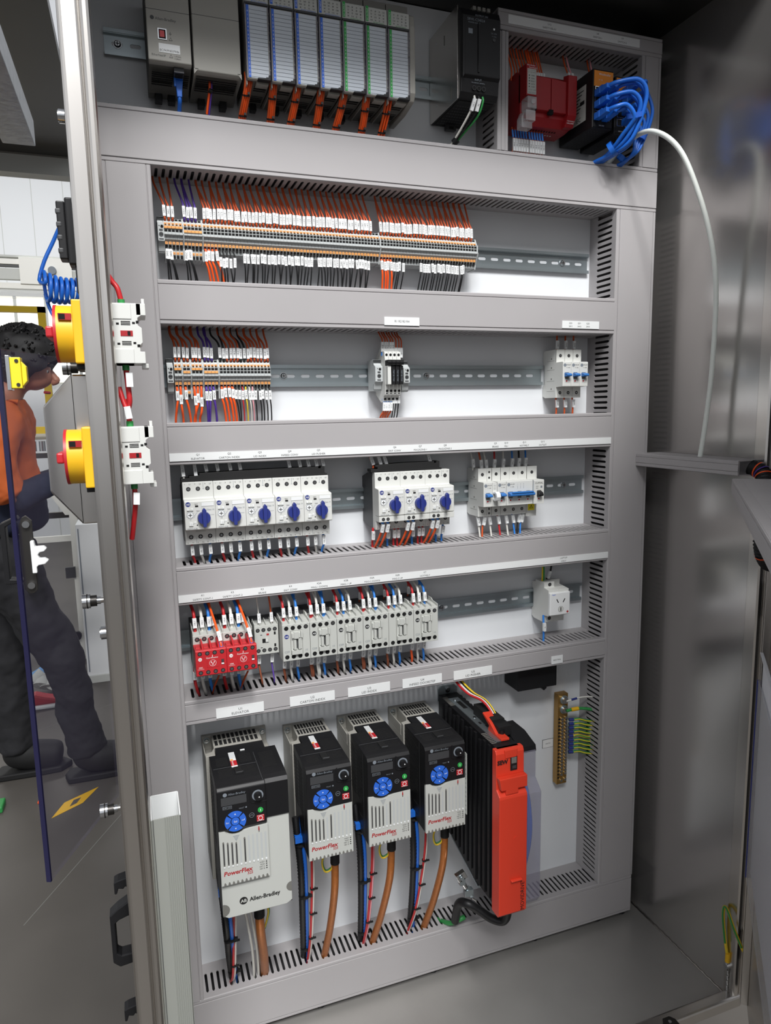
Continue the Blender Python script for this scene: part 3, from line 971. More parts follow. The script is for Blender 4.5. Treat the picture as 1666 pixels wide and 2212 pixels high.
# ---------------------------------------------------------------- motor protection breakers with blue knobs
def motor_breaker(x0, rating, lab, grp, aux):
    zc = ZB
    r = root('motor_breaker', x0 + 22.5, 0, zc, lab, 'motor breaker', grp)
    MB().prism('x', [(2, 38), (30, 46), (58, 46), (58, -44), (30, -46), (2, -40), (2, -20), (7, -17), (7, 17), (2, 20)], -22.3, 22.3, DGREY).obj('rear_housing', r, bev=0.5)
    f = MB().prism('x', [(56, 48.5), (70, 48.5), (70, 24.5), (72, 23.5), (86.5, 22.5), (88, 21), (88, -21), (86.5, -22), (70, -22.5), (70, -46.5), (56, -46.5)], -22.4, 22.4, WHITE)
    fo = f.obj('front_housing', r, bev=0.7)
    for k in range(3):
        screw(fo, -14 + 14 * k, 70, 38, 3.3)
        screw(fo, -14 + 14 * k, 70, -35, 3.3)
    t = MB()
    for k, s in enumerate(('1', 'L1', '3', 'L2', '5', 'L3')):
        t.text(s, -19 + 7.4 * k, 70.2, 45.3, 2.0, INK)
    for k, s in enumerate(('2', 'T1', '4', 'T2', '6', 'T3')):
        t.text(s, -19 + 7.4 * k, 70.2, -43.6, 2.0, INK)
    t.box(7.6, 8.0, 70, 70.2, 38, 47, LINE).box(6.4, 9.2, 70, 70.2, 37.6, 38, LINE).box(-6.4, -6.0, 70, 70.2, -45, -36, LINE)
    D = 88.2
    t.text('TEST', -5.4, D, 16.8, 1.7, INK).box(-7, -2.4, D - .1, D, 12.6, 15.2, HOLE).text('TRIP', -3.2, D, 6.6, 1.8, INK).text('Class 10', 15, D, 8, 2.3, LINE)
    t.text('140MT-C3E', -12.5, D, -19.4, 2.2, LINE).text(rating, -14.5, D, -5.8, 1.9, LINE).text('RESET', -12, D, -12.6, 1.5, LINE)
    for k in range(9):
        a = math.radians(200 + k * 38)
        t.box(-14.5 + 6.2 * math.cos(a) - .3, -14.5 + 6.2 * math.cos(a) + .3, D - .1, D, 1 + 6.2 * math.sin(a) - .3, 1 + 6.2 * math.sin(a) + .3, LINE)
    t.box(2.8, 3.1, D - .1, D, 9, 13, LINE).box(13, 20, D - .1, D, -0.2, 0.1, LINE)
    t.disc(3, -5, D - .05, 12.2, LINE, 10, 11.8, 2.2, 3.0)
    t.obj('front_print', r)
    MB().box(2.0, 20.6, 88, 88.3, 13.2, 19.4, LGREY).box(2.4, 20.2, 88.3, 88.5, 13.6, 19.0, SIGN).obj('tag_holder', r)
    badge(r, -17, 88, 17.2, 3.5, NAVY)
    MB().cyl((-14.5, 88, 1), (-14.5, 88.6, 1), 4.4, SIGN, 20).box(-17.3, -11.7, 88.6, 88.8, 0.5, 1.5, DGREY).box(-15, -14, 88.6, 88.8, -1.8, 3.8, DGREY).cyl((-14.5, 88, 1), (-14.5, 88.3, 1), 5.0, LINE, 20).obj('current_dial', r)
    MB().box(-19, -10, 88, 89, 7.2, 9.2, LGREY).box(-18.6, -16.6, 88, 89.6, 8, 11, SIGN).box(-12.4, -10.4, 88, 89.6, 8, 11, SIGN).obj('dial_cover_hook', r)
    MB().box(-17, -11, 88, 89, -15.6, -14, LGREY).box(-16, -14, 88, 89.6, -15, -10.5, SIGN).box(-13.5, -11.8, 88, 89.6, -15, -10.5, SIGN).obj('lock_hook', r)
    MB().cyl((-8, 88, -10), (-8, 88.4, -10), 1.5, SIGN, 12).cyl((-5.2, 88, -14.5), (-5.2, 88.2, -14.5), 1.0, HOLE, 10).obj('reset_button', r)
    k = MB().cyl((5, 88, -4), (5, 95, -4), 9.6, NAVY, 28, 9.0)
    k.prism('d', [(5 - 3.0, 8.5), (5, 12.2), (5 + 3.0, 8.5), (5 + 2.8, -8), (5 + 2.4, -16.5), (5 - 2.4, -16.5), (5 - 2.8, -8)], 94, 101, NAVY)
    k.obj('rotary_knob', r, bev=0.7)
    if aux:
        MB().box(-22.3, 22.3, 60, 88, -31.5, -22.6, WHITE).obj('auxiliary_block', r, bev=0.5)
        ao = [c for c in r.children if c.name.startswith('auxiliary_block')][0]
        screw(ao, -15, 88, -27, 2.9)
        screw(ao, -7, 88, -27, 2.9)
    else:
        MB().box(-6.5, 8, 70, 70.3, -27.5, -24.3, LGREY).obj('lower_tag', r)
    return r


GM = 'white motor breakers with blue rotary knobs'
for i, (x0, rt, nm) in enumerate(((16.5, '10', 'ELEVATOR'), (61.5, '4.0', 'CARTON INDEX'), (106.5, '2.5', 'LID INDEX'), (151.7, '2.5', 'INFEED CONV'), (196.8, '1.0', 'LID PUSHER'))):
    motor_breaker(x0, rt, f'white motor breaker with dark blue knob under the {nm} label', GM, False)
for i, (x0, rt, nm) in enumerate(((320.3, '1.3', 'EXIT CONV'), (365.2, '1.3', 'MAGAZINE-1'), (410.1, '1.3', 'MAGAZINE-2'))):
    motor_breaker(x0, rt, f'white motor breaker with dark blue knob and lower screw block under the {nm} label', GM, True)


def busbar(x0, x1, lab, steps):
    b = MB()
    L = x1 - x0
    zt = -70
    pts = [(0, -82.5), (0, -77.5), (12, -77.5), (12, -74.5), (steps[0], -74), (steps[0], -70.5), (steps[1], -69.2), (L - 14, -68.8), (L - 14, -72), (L - 10, -72), (L - 10, -68.8), (L - 4, -68.8), (L - 4, -80), (L, -80), (L, -82.5)]
    b.prism('d', pts, 48, 67, BLACKM)
    b.obj('busbar', at=(x0, 0, 0), lab=lab, cat='busbar', bev=0.4)


busbar(15.5, 241, 'long black busbar across the tops of the five left motor breakers', (27, 120))
busbar(315, 442, 'short black busbar across the tops of the three middle motor breakers', (8, 60))
for i, xx in enumerate((20, 38, 54, 71, 90, 105, 182, 199, 213, 226, 237)):
    z0 = -72 if i < 8 else -79
    lo = i > 7
    c = (RDW, WHW, BUW)[(i - 8) % 3] if lo else WHW
    wire([(xx, 60, -80), (xx, 60, -76), (xx - 1, 56, -64), (xx - 2, 48, ZD0 + 2)], 1.7, c, f'{"red" if c == RDW else "blue" if c == BUW else "white"} wire with white sleeve above the left busbar, {nth(i + 1)} from the left', 'wires above the left busbar',
         ((xx, 61.5, -75 if i < 2 else -69), (xx - 1.4, 56, -57)), f'10L{i % 3 + 1}', w=5)
for i, xx in enumerate((322, 335, 345, 424)):
    wire([(xx, 58, -76), (xx, 58, -72), (xx - 3, 54, -62), (xx - 4, 48, ZD0 + 2)], 1.7, ORWS if i == 0 else WHW, f'white sleeved wire above the short busbar, {nth(i + 1)} from the left', 'wires above the short busbar', ((xx, 60, -71), (xx - 3, 56, -58)), f'10L{i}', w=5)
n = 0
for i, x0 in enumerate((16.5, 61.5, 106.5, 151.7, 196.8)):
    for k, (c, cn) in enumerate(((RDW, 'red'), (WHW, 'white'), (BUW, 'blue'))):
        xx = x0 + 8.5 + 14 * k + (0 if k else 1)
        e = 5 if k < 2 else -1
        n += 1
        wire([(xx, 58, -176), (xx, 59, -181), (xx + 0.5, 58, -196), (xx + e * 0.6, 52, -205), (xx + e, 46, ZE1 - 4)], 1.9, c, f'{cn} sleeved wire under the {nth(i + 1)} of the five left motor breakers', 'wires below the left motor breakers',
             ((xx, 61.5, -181), (xx + 0.6, 60.5, -196)), f'10L{10 + n}', w=5)
for i, x0 in enumerate((320.3, 365.2, 410.1)):
    for k, (dx, c, cn, d, z0) in enumerate(((-1, RDW, 'red', 58, -181), (9, ORW, 'orange', 79, -166), (18, ORW, 'orange', 79, -166), (26, BUW, 'blue', 58, -181), (37, RDW if i < 2 else BUW, 'red' if i < 2 else 'blue', 58, -181))):
        xx = x0 + dx
        fr = k in (1, 2)
        wire([(xx, d, z0 + 5), (xx, d, z0), (xx - (2 if fr else 0), d - 3, z0 - 16), (xx - (5 if fr else -1), 64 if fr else 50, -200), (xx - (6 if fr else -2), 48, ZE1 - 4)], 1.9, c,
             f'{cn} sleeved wire, {nth(k + 1)} from the left under the {("EXIT CONV", "MAGAZINE-1", "MAGAZINE-2")[i]} breaker', 'wires below the middle motor breakers', ((xx, d + 2.5, z0 - 1), (xx - (1.8 if fr else 0), d, z0 - 15)), f'12-{20 + i * 4 + k}', w=5,
             ferr=((xx, d, z0 + 4), (xx, d, z0 - 2), BUW) if fr else None)

# ---------------------------------------------------------------- contactors
ZK = -346


def contactor(x0, typ, lab, grp, bm=BLACK):
    r = root('contactor', x0 + 22.4, 0, ZK, lab, 'contactor', grp)
    MB().prism('x', [(2, 36), (40, 37), (40, -34), (2, -34), (2, -20), (7, -17), (7, 17), (2, 20)], -22.2, 22.2, DGREY).obj('rear_housing', r, bev=0.5)
    b = MB().prism('x', [(38, 31), (62, 31), (85, 29), (85, -31), (62, -33), (38, -33)], -22.3, 22.3, LGREY)
    for k in range(5):
        xx = -22.3 + 11 * k
        b.prism('x', [(42, 29), (42, 38), (58, 38), (62, 35), (84, 34), (84, 28)], xx, xx + 1.3, LGREY)
    ho = b.obj('housing', r, bev=0.5)
    for k in range(4):
        screw(ho, -15.8 + 10.6 * k, 85, 23, 3.6, 'o' if k < 3 else 's')
        screw(ho, -15.8 + 10.6 * k, 85, -24.5, 3.6, 'o')
    m = MB().box(-9.5, 10, 85, 85.4, -20.5, 18.5, PLCD).box(-9.0, 9.5, 85.3, 86, -20, 18, LGREY)
    m.box(-8, 6, 86, 90, 7.5, 15, LGREY).box(-4.5, 2.8, 86, 91, 6.5, 17, LGREY).box(6.6, 9.4, 86, 90, 7, 18, LGREY)
    m.box(-5.2, -1.2, 86, 91, -11.5, 4, LGREY).box(2.2, 5.0, 86, 91, -11.5, 6, LGREY).box(5.4, 7.6, 86, 89.5, -11.5, 6, LGREY).box(-8.5, 8.5, 86, 90, -20, -13, LGREY)
    m.box(-6, -0.6, 86, 86.2, -13, -11.2, HOLE).box(1.6, 8, 86, 86.2, -13, -11.2, HOLE).box(-1, 2, 86, 86.2, -11, 4, DGREY)
    m.obj('armature_carrier', r, bev=0.35)
    t = MB()
    if typ:
        t.text(typ, -15.6, 85.2, -15.8, 3.4, LINE).text('10', 16.2, 85.2, -15.8, 3.2, LINE)
    for k, s in enumerate(('1L1', '3L2', '5L3', '13')):
        t.text(s, -13 + 10.6 * k, 85.2, 28, 1.3, LINE)
    t.obj('front_print', r)
    if typ:
        badge(r, -15.6, 85, 9.5, 3.6, bm)
    return r


GK = 'grey contactors with front carriers'
KX = (154.5, 199.6, 244.7, 289.8, 334.9, 380.0)
for x0, ty, nm, bm in zip(KX, ('C09', 'C09', 'C09', 'C09', '', 'C23'), ('EXIT CONV with blue badge', 'MAG-1 DOWN', 'MAG-1 UP', 'MAG-2 DOWN', 'MAG-2 UP without badge', 'HOTMELT'), (NAVY,) + (BLACK,) * 5):
    contactor(x0, ty, f'grey contactor under the {nm}' if 'badge' in nm else f'grey contactor under the {nm} label', GK, bm)

for i, (x0, nm) in enumerate(((17, 'SAFETY CONT-1'), (62, 'SAFETY CONT-2'))):
    r = root('safety_contactor', x0 + 22.4, 0, ZK, f'contactor with red front block under the {nm} label', 'contactor', 'red-fronted safety contactors')
    MB().prism('x', [(2, 36), (40, 37), (40, -34), (2, -34), (2, -20), (7, -17), (7, 17), (2, 20)], -22.2, 22.2, DGREY).obj('rear_housing', r, bev=0.5)
    b = MB().prism('x', [(38, 31), (62, 31), (85, 29), (85, -31), (62, -33), (38, -33)], -22.3, 22.3, LGREY)
    for k in range(5):
        xx = -22.3 + 11 * k
        b.prism('x', [(42, 29), (42, 38), (58, 38), (62, 35), (84, 34), (84, 28)], xx, xx + 1.3, LGREY)
    b.obj('housing', r, bev=0.5)
    for k in range(4):
        screw(r, -15.8 + 10.6 * k, 85, 23, 3.6, 's')
    q = MB().prism('x', [(85, 16), (100, 15), (126, 20), (128, 18.5), (128, -19), (126, -20.5), (85, -20.5)], -22.4, 22.4, RED)
    for xx in (-12.5, -0.5, 11):
        q.prism('x', [(86, 15), (86, 23), (94, 27), (110, 27), (127, 20.5), (127, 15)], xx, xx + 2.4, RED)
    q.box(-20.8, -13.6, 98, 112, 15, 18.6, RED).box(-9.4, -2.0, 98, 112, 15, 18.6, RED).box(2.8, 9.6, 98, 112, 15, 18.6, RED)
    qo = q.obj('red_auxiliary_block', r, bev=0.6)
    for k in range(4):
        screw(qo, -16 + 10.7 * k, 128, 14.4, 3.2)
        screw(qo, -16 + 10.7 * k, 128, -14.5, 3.2)
    t = MB().disc(2, -1.2, 128.2, 5.0, SIGN, 24, 4.6).disc(2, -1.2, 128.1, 0.01, SIGN, 4)
    t.text('Guardmaster', 1.5, 128.2, 7.2, 2.3, SIGN).box(1.6, 2.3, 128, 128.2, 8, 11, SIGN)
    t.box(0.9, 1.5, 128, 128.2, -4.4, -0.8, SIGN).box(2.5, 3.1, 128, 128.2, -4.4, -0.8, SIGN).box(-0.6, 0.4, 128, 128.2, -1, 1.4, SIGN).box(3.6, 4.6, 128, 128.2, -1, 1.4, SIGN)
    t.text('100S', -15.5, 128.2, -6.6, 2.2, SIGN).text('CONTACTS', -15.5, 128.2, -9.2, 1.2, SIGN)
    t.box(-6.5, -6.1, 128, 128.2, -7.5, 5, DRED).box(-6.5, 10.5, 128, 128.2, -7.6, -7.2, DRED)
    t.cyl((-16, 128, 6), (-16, 128.2, 6), 2.7, SIGN, 16).text('AB', -16, 128.35, 6, 2.0, RED)
    t.obj('front_print', r)
    MB().box(14, 18.5, 128, 128.6, -5, 3.5, DRED).box(14.6, 17.9, 128.6, 129.4, -1.5, 3, DGREY).box(14.4, 18.1, 128.6, 129.2, -4.6, -2.6, SIGN).obj('manual_slide', qo)

r = root('mini_contactor', 133.5, 0, ZK, 'small grey contactor right of the red-fronted pair, under the BRAKE label', 'contactor')
MB().prism('x', [(2, 26), (30, 28), (30, -26), (2, -26), (2, -20), (7, -17), (7, 17), (2, 20)], -19, 19, DGREY).obj('rear_housing', r, bev=0.4)
b = MB().prism('x', [(28, 26), (60, 24), (60, -23), (28, -26)], -19.2, 19.2, LGREY)
for k in range(5):
    b.prism('x', [(36, 24), (36, 31), (59, 28), (59, 22)], -19.2 + 9.3 * k, -18 + 9.3 * k, LGREY)
b.box(-7, 3, 60, 60.3, -4, 3, HOLE).box(-2, 3, 60.2, 61.4, -3, 3.6, LGREY).box(-0.6, 1, 61, 62, -2, 2, SIGN)
b.box(12, 15, 60, 60.3, 8, 13, HOLE).box(12, 15, 60, 60.3, -12, -7, HOLE).box(-10, -7, 60, 60.3, 9, 10, HOLE).box(-10, -7, 60, 60.3, -12, -11, HOLE).box(0, 4, 60, 60.4, 8, 11, PRED)
b.obj('housing', r, bev=0.4)
for k in range(4):
    screw(r, -13.8 + 9.2 * k, 60, 17.5, 3.3)
    screw(r, -13.8 + 9.2 * k, 60, -16.5, 3.3)

GKT, GKB = 'wires above the contactors', 'wires below the contactors'


def kwire(x, c, cn, i, who, dtop, ztop, side=0, mk=True, txt='14L1', r=2.1):
    wire([(x, dtop, ztop - 6), (x, dtop, ztop), (x + side * 0.5, dtop - 4, ztop + 22), (x - 2 + side, 46, ZE0 - 8), (x - 3 + side, 42, ZE0 + 3)], r, c, f'{cn} sleeved wire into the top of the {who} contactor', GKT,
         ((x, dtop + 3, ztop + 1), (x + side * 0.3, dtop + 0.5, ztop + 16)) if mk else None, txt, w=5)


def kbot(x, c, cn, who, d, z, e=3, txt='14L7', r=2.1, sl=15):
    wire([(x, d, z + 6), (x, d, z), (x - 0.5, d - 2, z - 18), (x + e * 0.4, 54, ZF1 + 9), (x + e, 46, ZF1 - 4)], r, c, f'{cn} sleeved wire under the {who} contactor', GKB, ((x, d + 3, z - 2), (x - 0.4, d + 1.5, z - 2 - sl)), txt, w=5)


for i, (x0, nm) in enumerate(zip(KX, ('EXIT CONV', 'MAG-1 DOWN', 'MAG-1 UP', 'MAG-2 DOWN', 'MAG-2 UP', 'HOTMELT'))):
    for k in range(3):
        c, cn = ((RDW, 'red'), (WHW, 'white'), (BUW, 'blue'))[k] if i not in (2, 4) else ((RDW, 'red'), (BUW, 'blue'), (WHW, 'white'))[k]
        kwire(x0 + 6.4 + 10.6 * k, c, cn, i, nm, 66, ZK + 36, 0, True, f'14L{i + k + 1}')
        if i in (1, 3):
            wire([(x0 + 9 + 10.6 * k, 62, ZK + 30), (x0 + 9 + 10.6 * k, 61, ZK + 40), (x0 + 8 + 10.6 * k, 48, ZE0 - 6), (x0 + 7 + 10.6 * k, 42, ZE0 + 3)], 2.0, c, f'second {cn} wire into the top of the {nm} contactor', GKT)
        if k != 1:
            wire([(x0 + 12 + 10.6 * k, 26, ZK + 34), (x0 + 12 + 10.6 * k, 28, ZK + 42), (x0 + 11 + 10.6 * k, 32, ZK + 60), (x0 + 10 + 10.6 * k, 36, ZE0 + 3)], 1.3, ORWS if k == 0 else BUW, f'{"orange" if k == 0 else "thin blue"} coil wire behind the {nm} contactor', GKT,
                 ((x0 + 12 + 10.6 * k, 31, ZK + 42), (x0 + 11.3 + 10.6 * k, 34, ZK + 56)), '0VDC' if k else f'O:5/{i}', w=5)
    for k in range(3):
        c, cn = ((BRW, 'brown') if i < 5 else (ORW, 'orange'), (WHW, 'white'), (BUW, 'blue'))[k]
        kbot(x0 + 6.4 + 11.2 * k, c, cn, nm, 58, ZK - 34, 4, f'14L{10 + k}')
        if i in (1, 3) and k < 2:
            kbot(x0 + 9.2 + 11.2 * k, c, 'second ' + cn, nm, 54, ZK - 34, 3, f'14L{10 + k}')
for i, (x0, nm) in enumerate(((17, 'SAFETY CONT-1'), (62, 'SAFETY CONT-2'))):
    for k in range(3):
        c, cn = ((RDW, 'red'), (WHW, 'white'), (BUW, 'blue'))[k]
        kwire(x0 + 5.6 + 10.8 * k, c, cn, i, nm, 66, ZK + 36, -1, True, f'10L{3 * i + k + 1}', 2.5)
        kbot(x0 + 2 + 11.5 * k, c, cn, nm, 60, ZK - 34, 5, f'10L{3 * i + k + 4}', 2.5, 12)
    wire([(x0 + 39, 118, ZK + 18), (x0 + 38, 116, ZK + 26), (x0 + 34, 92, ZK + 48), (x0 + 30, 60, ZK + 66), (x0 + 28, 46, ZE0 + 3)], 1.9, ORW, f'orange wire rising from the red block of the {nm} contactor', GKT, ((x0 + 38.3, 118, ZK + 27), (x0 + 36.4, 108, ZK + 39)), '24V3', ferr=((x0 + 39.2, 119, ZK + 14), (x0 + 38.2, 116, ZK + 25), BUW), w=5)
    wire([(x0 + 34, 62, ZK + 32), (x0 + 33, 62, ZK + 40), (x0 + 29, 52, ZK + 62), (x0 + 27, 44, ZE0 + 3)], 1.6, ORWS, f'orange coil wire behind the red block of the {nm} contactor', GKT, ((x0 + 33.5, 64, ZK + 36), (x0 + 31, 59, ZK + 50)), 'O:7/2', w=5)
    wire([(x0 + 36, 90, ZK - 18), (x0 + 36, 88, ZK - 26), (x0 + 38, 74, ZK - 40), (x0 + 30, 56, ZF1 + 9), (x0 + 28, 48, ZF1 - 4)], 1.6, ORWS, f'orange wire under the red block of the {nm} contactor', GKB, ((x0 + 36.4, 88, ZK - 26), (x0 + 37.6, 78, ZK - 38)), '18-1', w=5)
kwire(124, WHW, 'white', 0, 'BRAKE', 50, ZK + 27, 0, True, '10L15', 1.3)
kwire(144, ORWS, 'orange', 0, 'BRAKE', 50, ZK + 27, 0, True, 'O:5/2', 1.3)
kbot(122, BRW, 'brown', 'BRAKE', 46, ZK - 25, 4, '10L25', 1.6)
kbot(143, PUR, 'purple', 'BRAKE', 46, ZK - 25, 2, '0VDC', 1.2)

# ---------------------------------------------------------------- laptop socket
r = root('power_socket', 683.5, 0, -346.5, 'white rail-mounted power socket under the LAPTOP ONLY print', 'socket')
b = MB().prism('x', [(2, 32), (14, 34), (14, 38), (45, 38), (45, 28), (60, 26), (60, -24), (45, -26), (45, -40), (10, -40), (2, -36), (2, -20), (7, -17), (7, 17), (2, 20)], -22, 0, WHITE)
b.prism('x', [(2, 32), (14, 34), (30, 38), (30, 28), (60, 26), (60, -24), (45, -26), (45, -40), (10, -40), (2, -36), (2, -20), (7, -17), (7, 17), (2, 20)], 0, 22, WHITE)
b.obj('housing', r, bev=0.6)
f = MB().box(-22, 22, 58, 65, -22, 21.5, SIGN)
f.obj('face_plate', r, bev=1.6)
h = MB()
for sx, an in ((-5.5, -0.5), (8.5, 0.5)):
    c, s = math.cos(an), math.sin(an)
    h.prism('d', [(sx + u * c + v * s, 5.5 - u * s + v * c) for u, v in ((-0.9, -4), (0.9, -4), (0.9, 4), (-0.9, 4))], 65, 65.15, HOLE)
h.prism('d', [(0.6, -14.5), (2.4, -14.5), (2.4, -7), (0.6, -7)], 65.6, 65.75, HOLE)
h.disc(1.5, -10.5, 65.55, 5.2, WHITE, 20)
h.disc(1.5, -10.5, 65.5, 5.7, PLCD, 20)
h.disc(16.5, -17, 65.2, 2.2, PRED, 14)
h.text('hager', -13.5, 65.2, 18.3, 2.6, KEYB)
h.obj('socket_slots', r)
screw(r, -10, 45, 33, 3.6)
screw(r, -10, 45, -32.5, 3.6)
wire([(666, 30, -312), (665, 32, -306), (663, 36, -292), (660, 40, ZE0 + 3)], 1.5, YEW, 'yellow earth wire into the top of the white power socket', 'wires at the power socket')
wire([(668, 30, -312), (668, 33, -306), (665, 38, -292), (662, 42, ZE0 + 3)], 1.5, GNW, 'green earth wire into the top of the white power socket', 'wires at the power socket')
wire([(681, 22, -312), (681, 24, -306), (684, 30, -292), (686, 34, ZE0 + 3)], 1.8, BLW, 'black sleeved wire into the top of the white power socket', 'wires at the power socket', ((681, 27, -306), (683.5, 31, -291)), '12L3', w=4.5)
wire([(661, 44, -372), (660.5, 46, -388), (661, 46, -400), (662, 44, ZF1 - 4)], 2.0, BUW, 'blue sleeved wire below the white power socket', 'wires at the power socket', ((660.5, 49, -386), (661, 48.5, -402)), 'N', w=4.5)
# ---------------------------------------------------------------- programmable controller row
def vents(b, x0, x1, d0, d1, z, n, m=HOLE, gap=0.5):
    """slits on an underside"""
    for i in range(n):
        d = d0 + (d1 - d0) * (i + 0.25) / n
        b.box(x0, x1, d, d + (d1 - d0) / n * gap, z - 0.25, z + 0.3, m)


PT, PB = 604, 481
r = root('controller', 34, 0, 481, 'warm grey controller with red square port at the left end of the top row', 'controller')
b = MB().prism('x', [(8, 118), (95, 122), (95, 4), (60, 0), (25, -7), (8, -7)], -27.5, 27.5, PLCD)
vents(b, -24, 4, 30, 84, -3, 9)
vents(b, 17, 25, 30, 84, -3, 9)
b.obj('housing', r, bev=0.8)
f = MB().prism('x', [(94, 122), (101, 122), (105, 66), (105, 2), (101, 0.5), (94, 0.5)], -28.5, 27, PLC)
f.obj('front_cover', r, bev=1.2)
MB().box(-28.6, 27.1, 104.4, 105.15, 63.6, 64.2, DGREY).obj('cover_seam', r)
MB().box(-15, -3.5, 105, 106, 28, 41.5, CHROME).box(-13.6, -4.8, 106, 106.2, 29.2, 40.2, HOLE).box(-12.4, -6.4, 106, 106.6, 30.6, 38.6, RED).obj('red_port', r, bev=0.3)
MB().box(-14.5, 12.5, 105, 105.4, 12.5, 23.5, SIGN).text('BC:F4:99:83:F9:B6', -1, 105.5, 15.2, 2.8, INK, wid=0.85).obj('address_sticker', r)
t = MB().text('Allen-Bradley', -4, 105.2, 53.2, 3.4, DGREY).disc(-21, 53.6, 105.1, 2.6, DGREY, 16).text('EtherNet/IP', -15, 105.2, 8.6, 2.6, DGREY).text('1 (Front)', 9, 105.2, 9.6, 1.8, DGREY).text('2 (Rear)', 9, 105.2, 6.6, 1.8, DGREY)
for x, z in ((1.2, 30), (0.5, 9)):
    t.prism('d', [(x - 2.4, z - 2), (x + 2.4, z - 2), (x, z + 2.4)], 105, 105.15, DGREY).prism('d', [(x - 1.6, z - 1.5), (x + 1.6, z - 1.5), (x, z + 1.5)], 105.15, 105.2, PLC)
t.box(0.8, 1.3, 105, 105.2, 34, 39, DGREY).box(-0.6, 2.8, 105, 105.2, 36, 36.5, DGREY)
t.obj('front_print', r)
MB().box(4, 17, 58, 96, -6, 2, DGREY).box(5.5, 15.5, 62, 92, -6.6, -6, HOLE).obj('network_port', r)
for x in (-14, 4):
    MB().box(x - 5, x + 5, 10, 26, -16, -5, BLACK).obj('rail_latch', r, bev=0.6)
o = wire([(45, 74, 456), (45, 74, 448), (44.5, 66, 440), (44, 56, 428), (44, 50, 415)], 2.9, PATCH, 'blue patch cable plugged under the grey controller at the left', None, cat='cable', name='patch_cable')
MB().box(-5.5, 5.5, -6, 6, 18, 32, PATCH).prism('d', [(-5.5, 18), (5.5, 18), (3.6, 2), (3.4, -4), (-3.4, -4), (-3.6, 2)], -4, 4, PATCH).box(-7, -4, 4, 7, 8, 30, PATCH).obj('plug_boot', o, bev=0.8)

r = root('power_module', 96, 0, 478, 'plain grey blank-faced module right of the controller with red port', 'controller module')
b = MB().prism('x', [(8, 118), (90, 122), (90, 3), (60, 0), (22, -4), (8, -4)], -32, 32, PLCD)
vents(b, -28, 28, 30, 84, -1.5, 9)
b.obj('housing', r, bev=0.8)
MB().prism('x', [(88, 126), (97, 126), (100, 71), (100, 2), (96, 0), (88, 0)], -31.6, 31.6, PLC).obj('front_door', r, bev=1.2)
MB().box(-31.7, 31.7, 99.4, 100.15, 71, 71.6, DGREY).obj('door_seam', r)
MB().prism('d', [(-32, -3), (-26, 4), (-32, 4)], 30, 100, PLC).prism('d', [(32, -3), (26, 4), (32, 4)], 30, 100, PLC).obj('corner_bracket', r)
for x in (-16, 15):
    MB().box(x - 5, x + 5, 10, 26, -13, -3, BLACK).obj('rail_latch', r, bev=0.6)
o = wire([(87, 74, 482), (86.5, 74, 470), (84, 68, 452), (81, 58, 430), (80, 52, 418)], 1.7, ORW, 'orange wire with black ties dropping from the blank grey module', 'wires under the blank module')
MB().cyl((-2, 0.5, -15), (2.6, 0, -16.6), 3.2, BLACK, 10).obj('cable_tie', o)
MB().cyl((-7.5, -13, -44), (-3.2, -13, -45), 3.4, BLACK, 10).obj('cable_tie', o)
wire([(89.5, 74, 482), (89.3, 73, 470), (87, 67, 452), (84, 57, 430), (83, 51, 418)], 1.4, PUR, 'purple wire beside the orange one under the blank grey module', 'wires under the blank module')

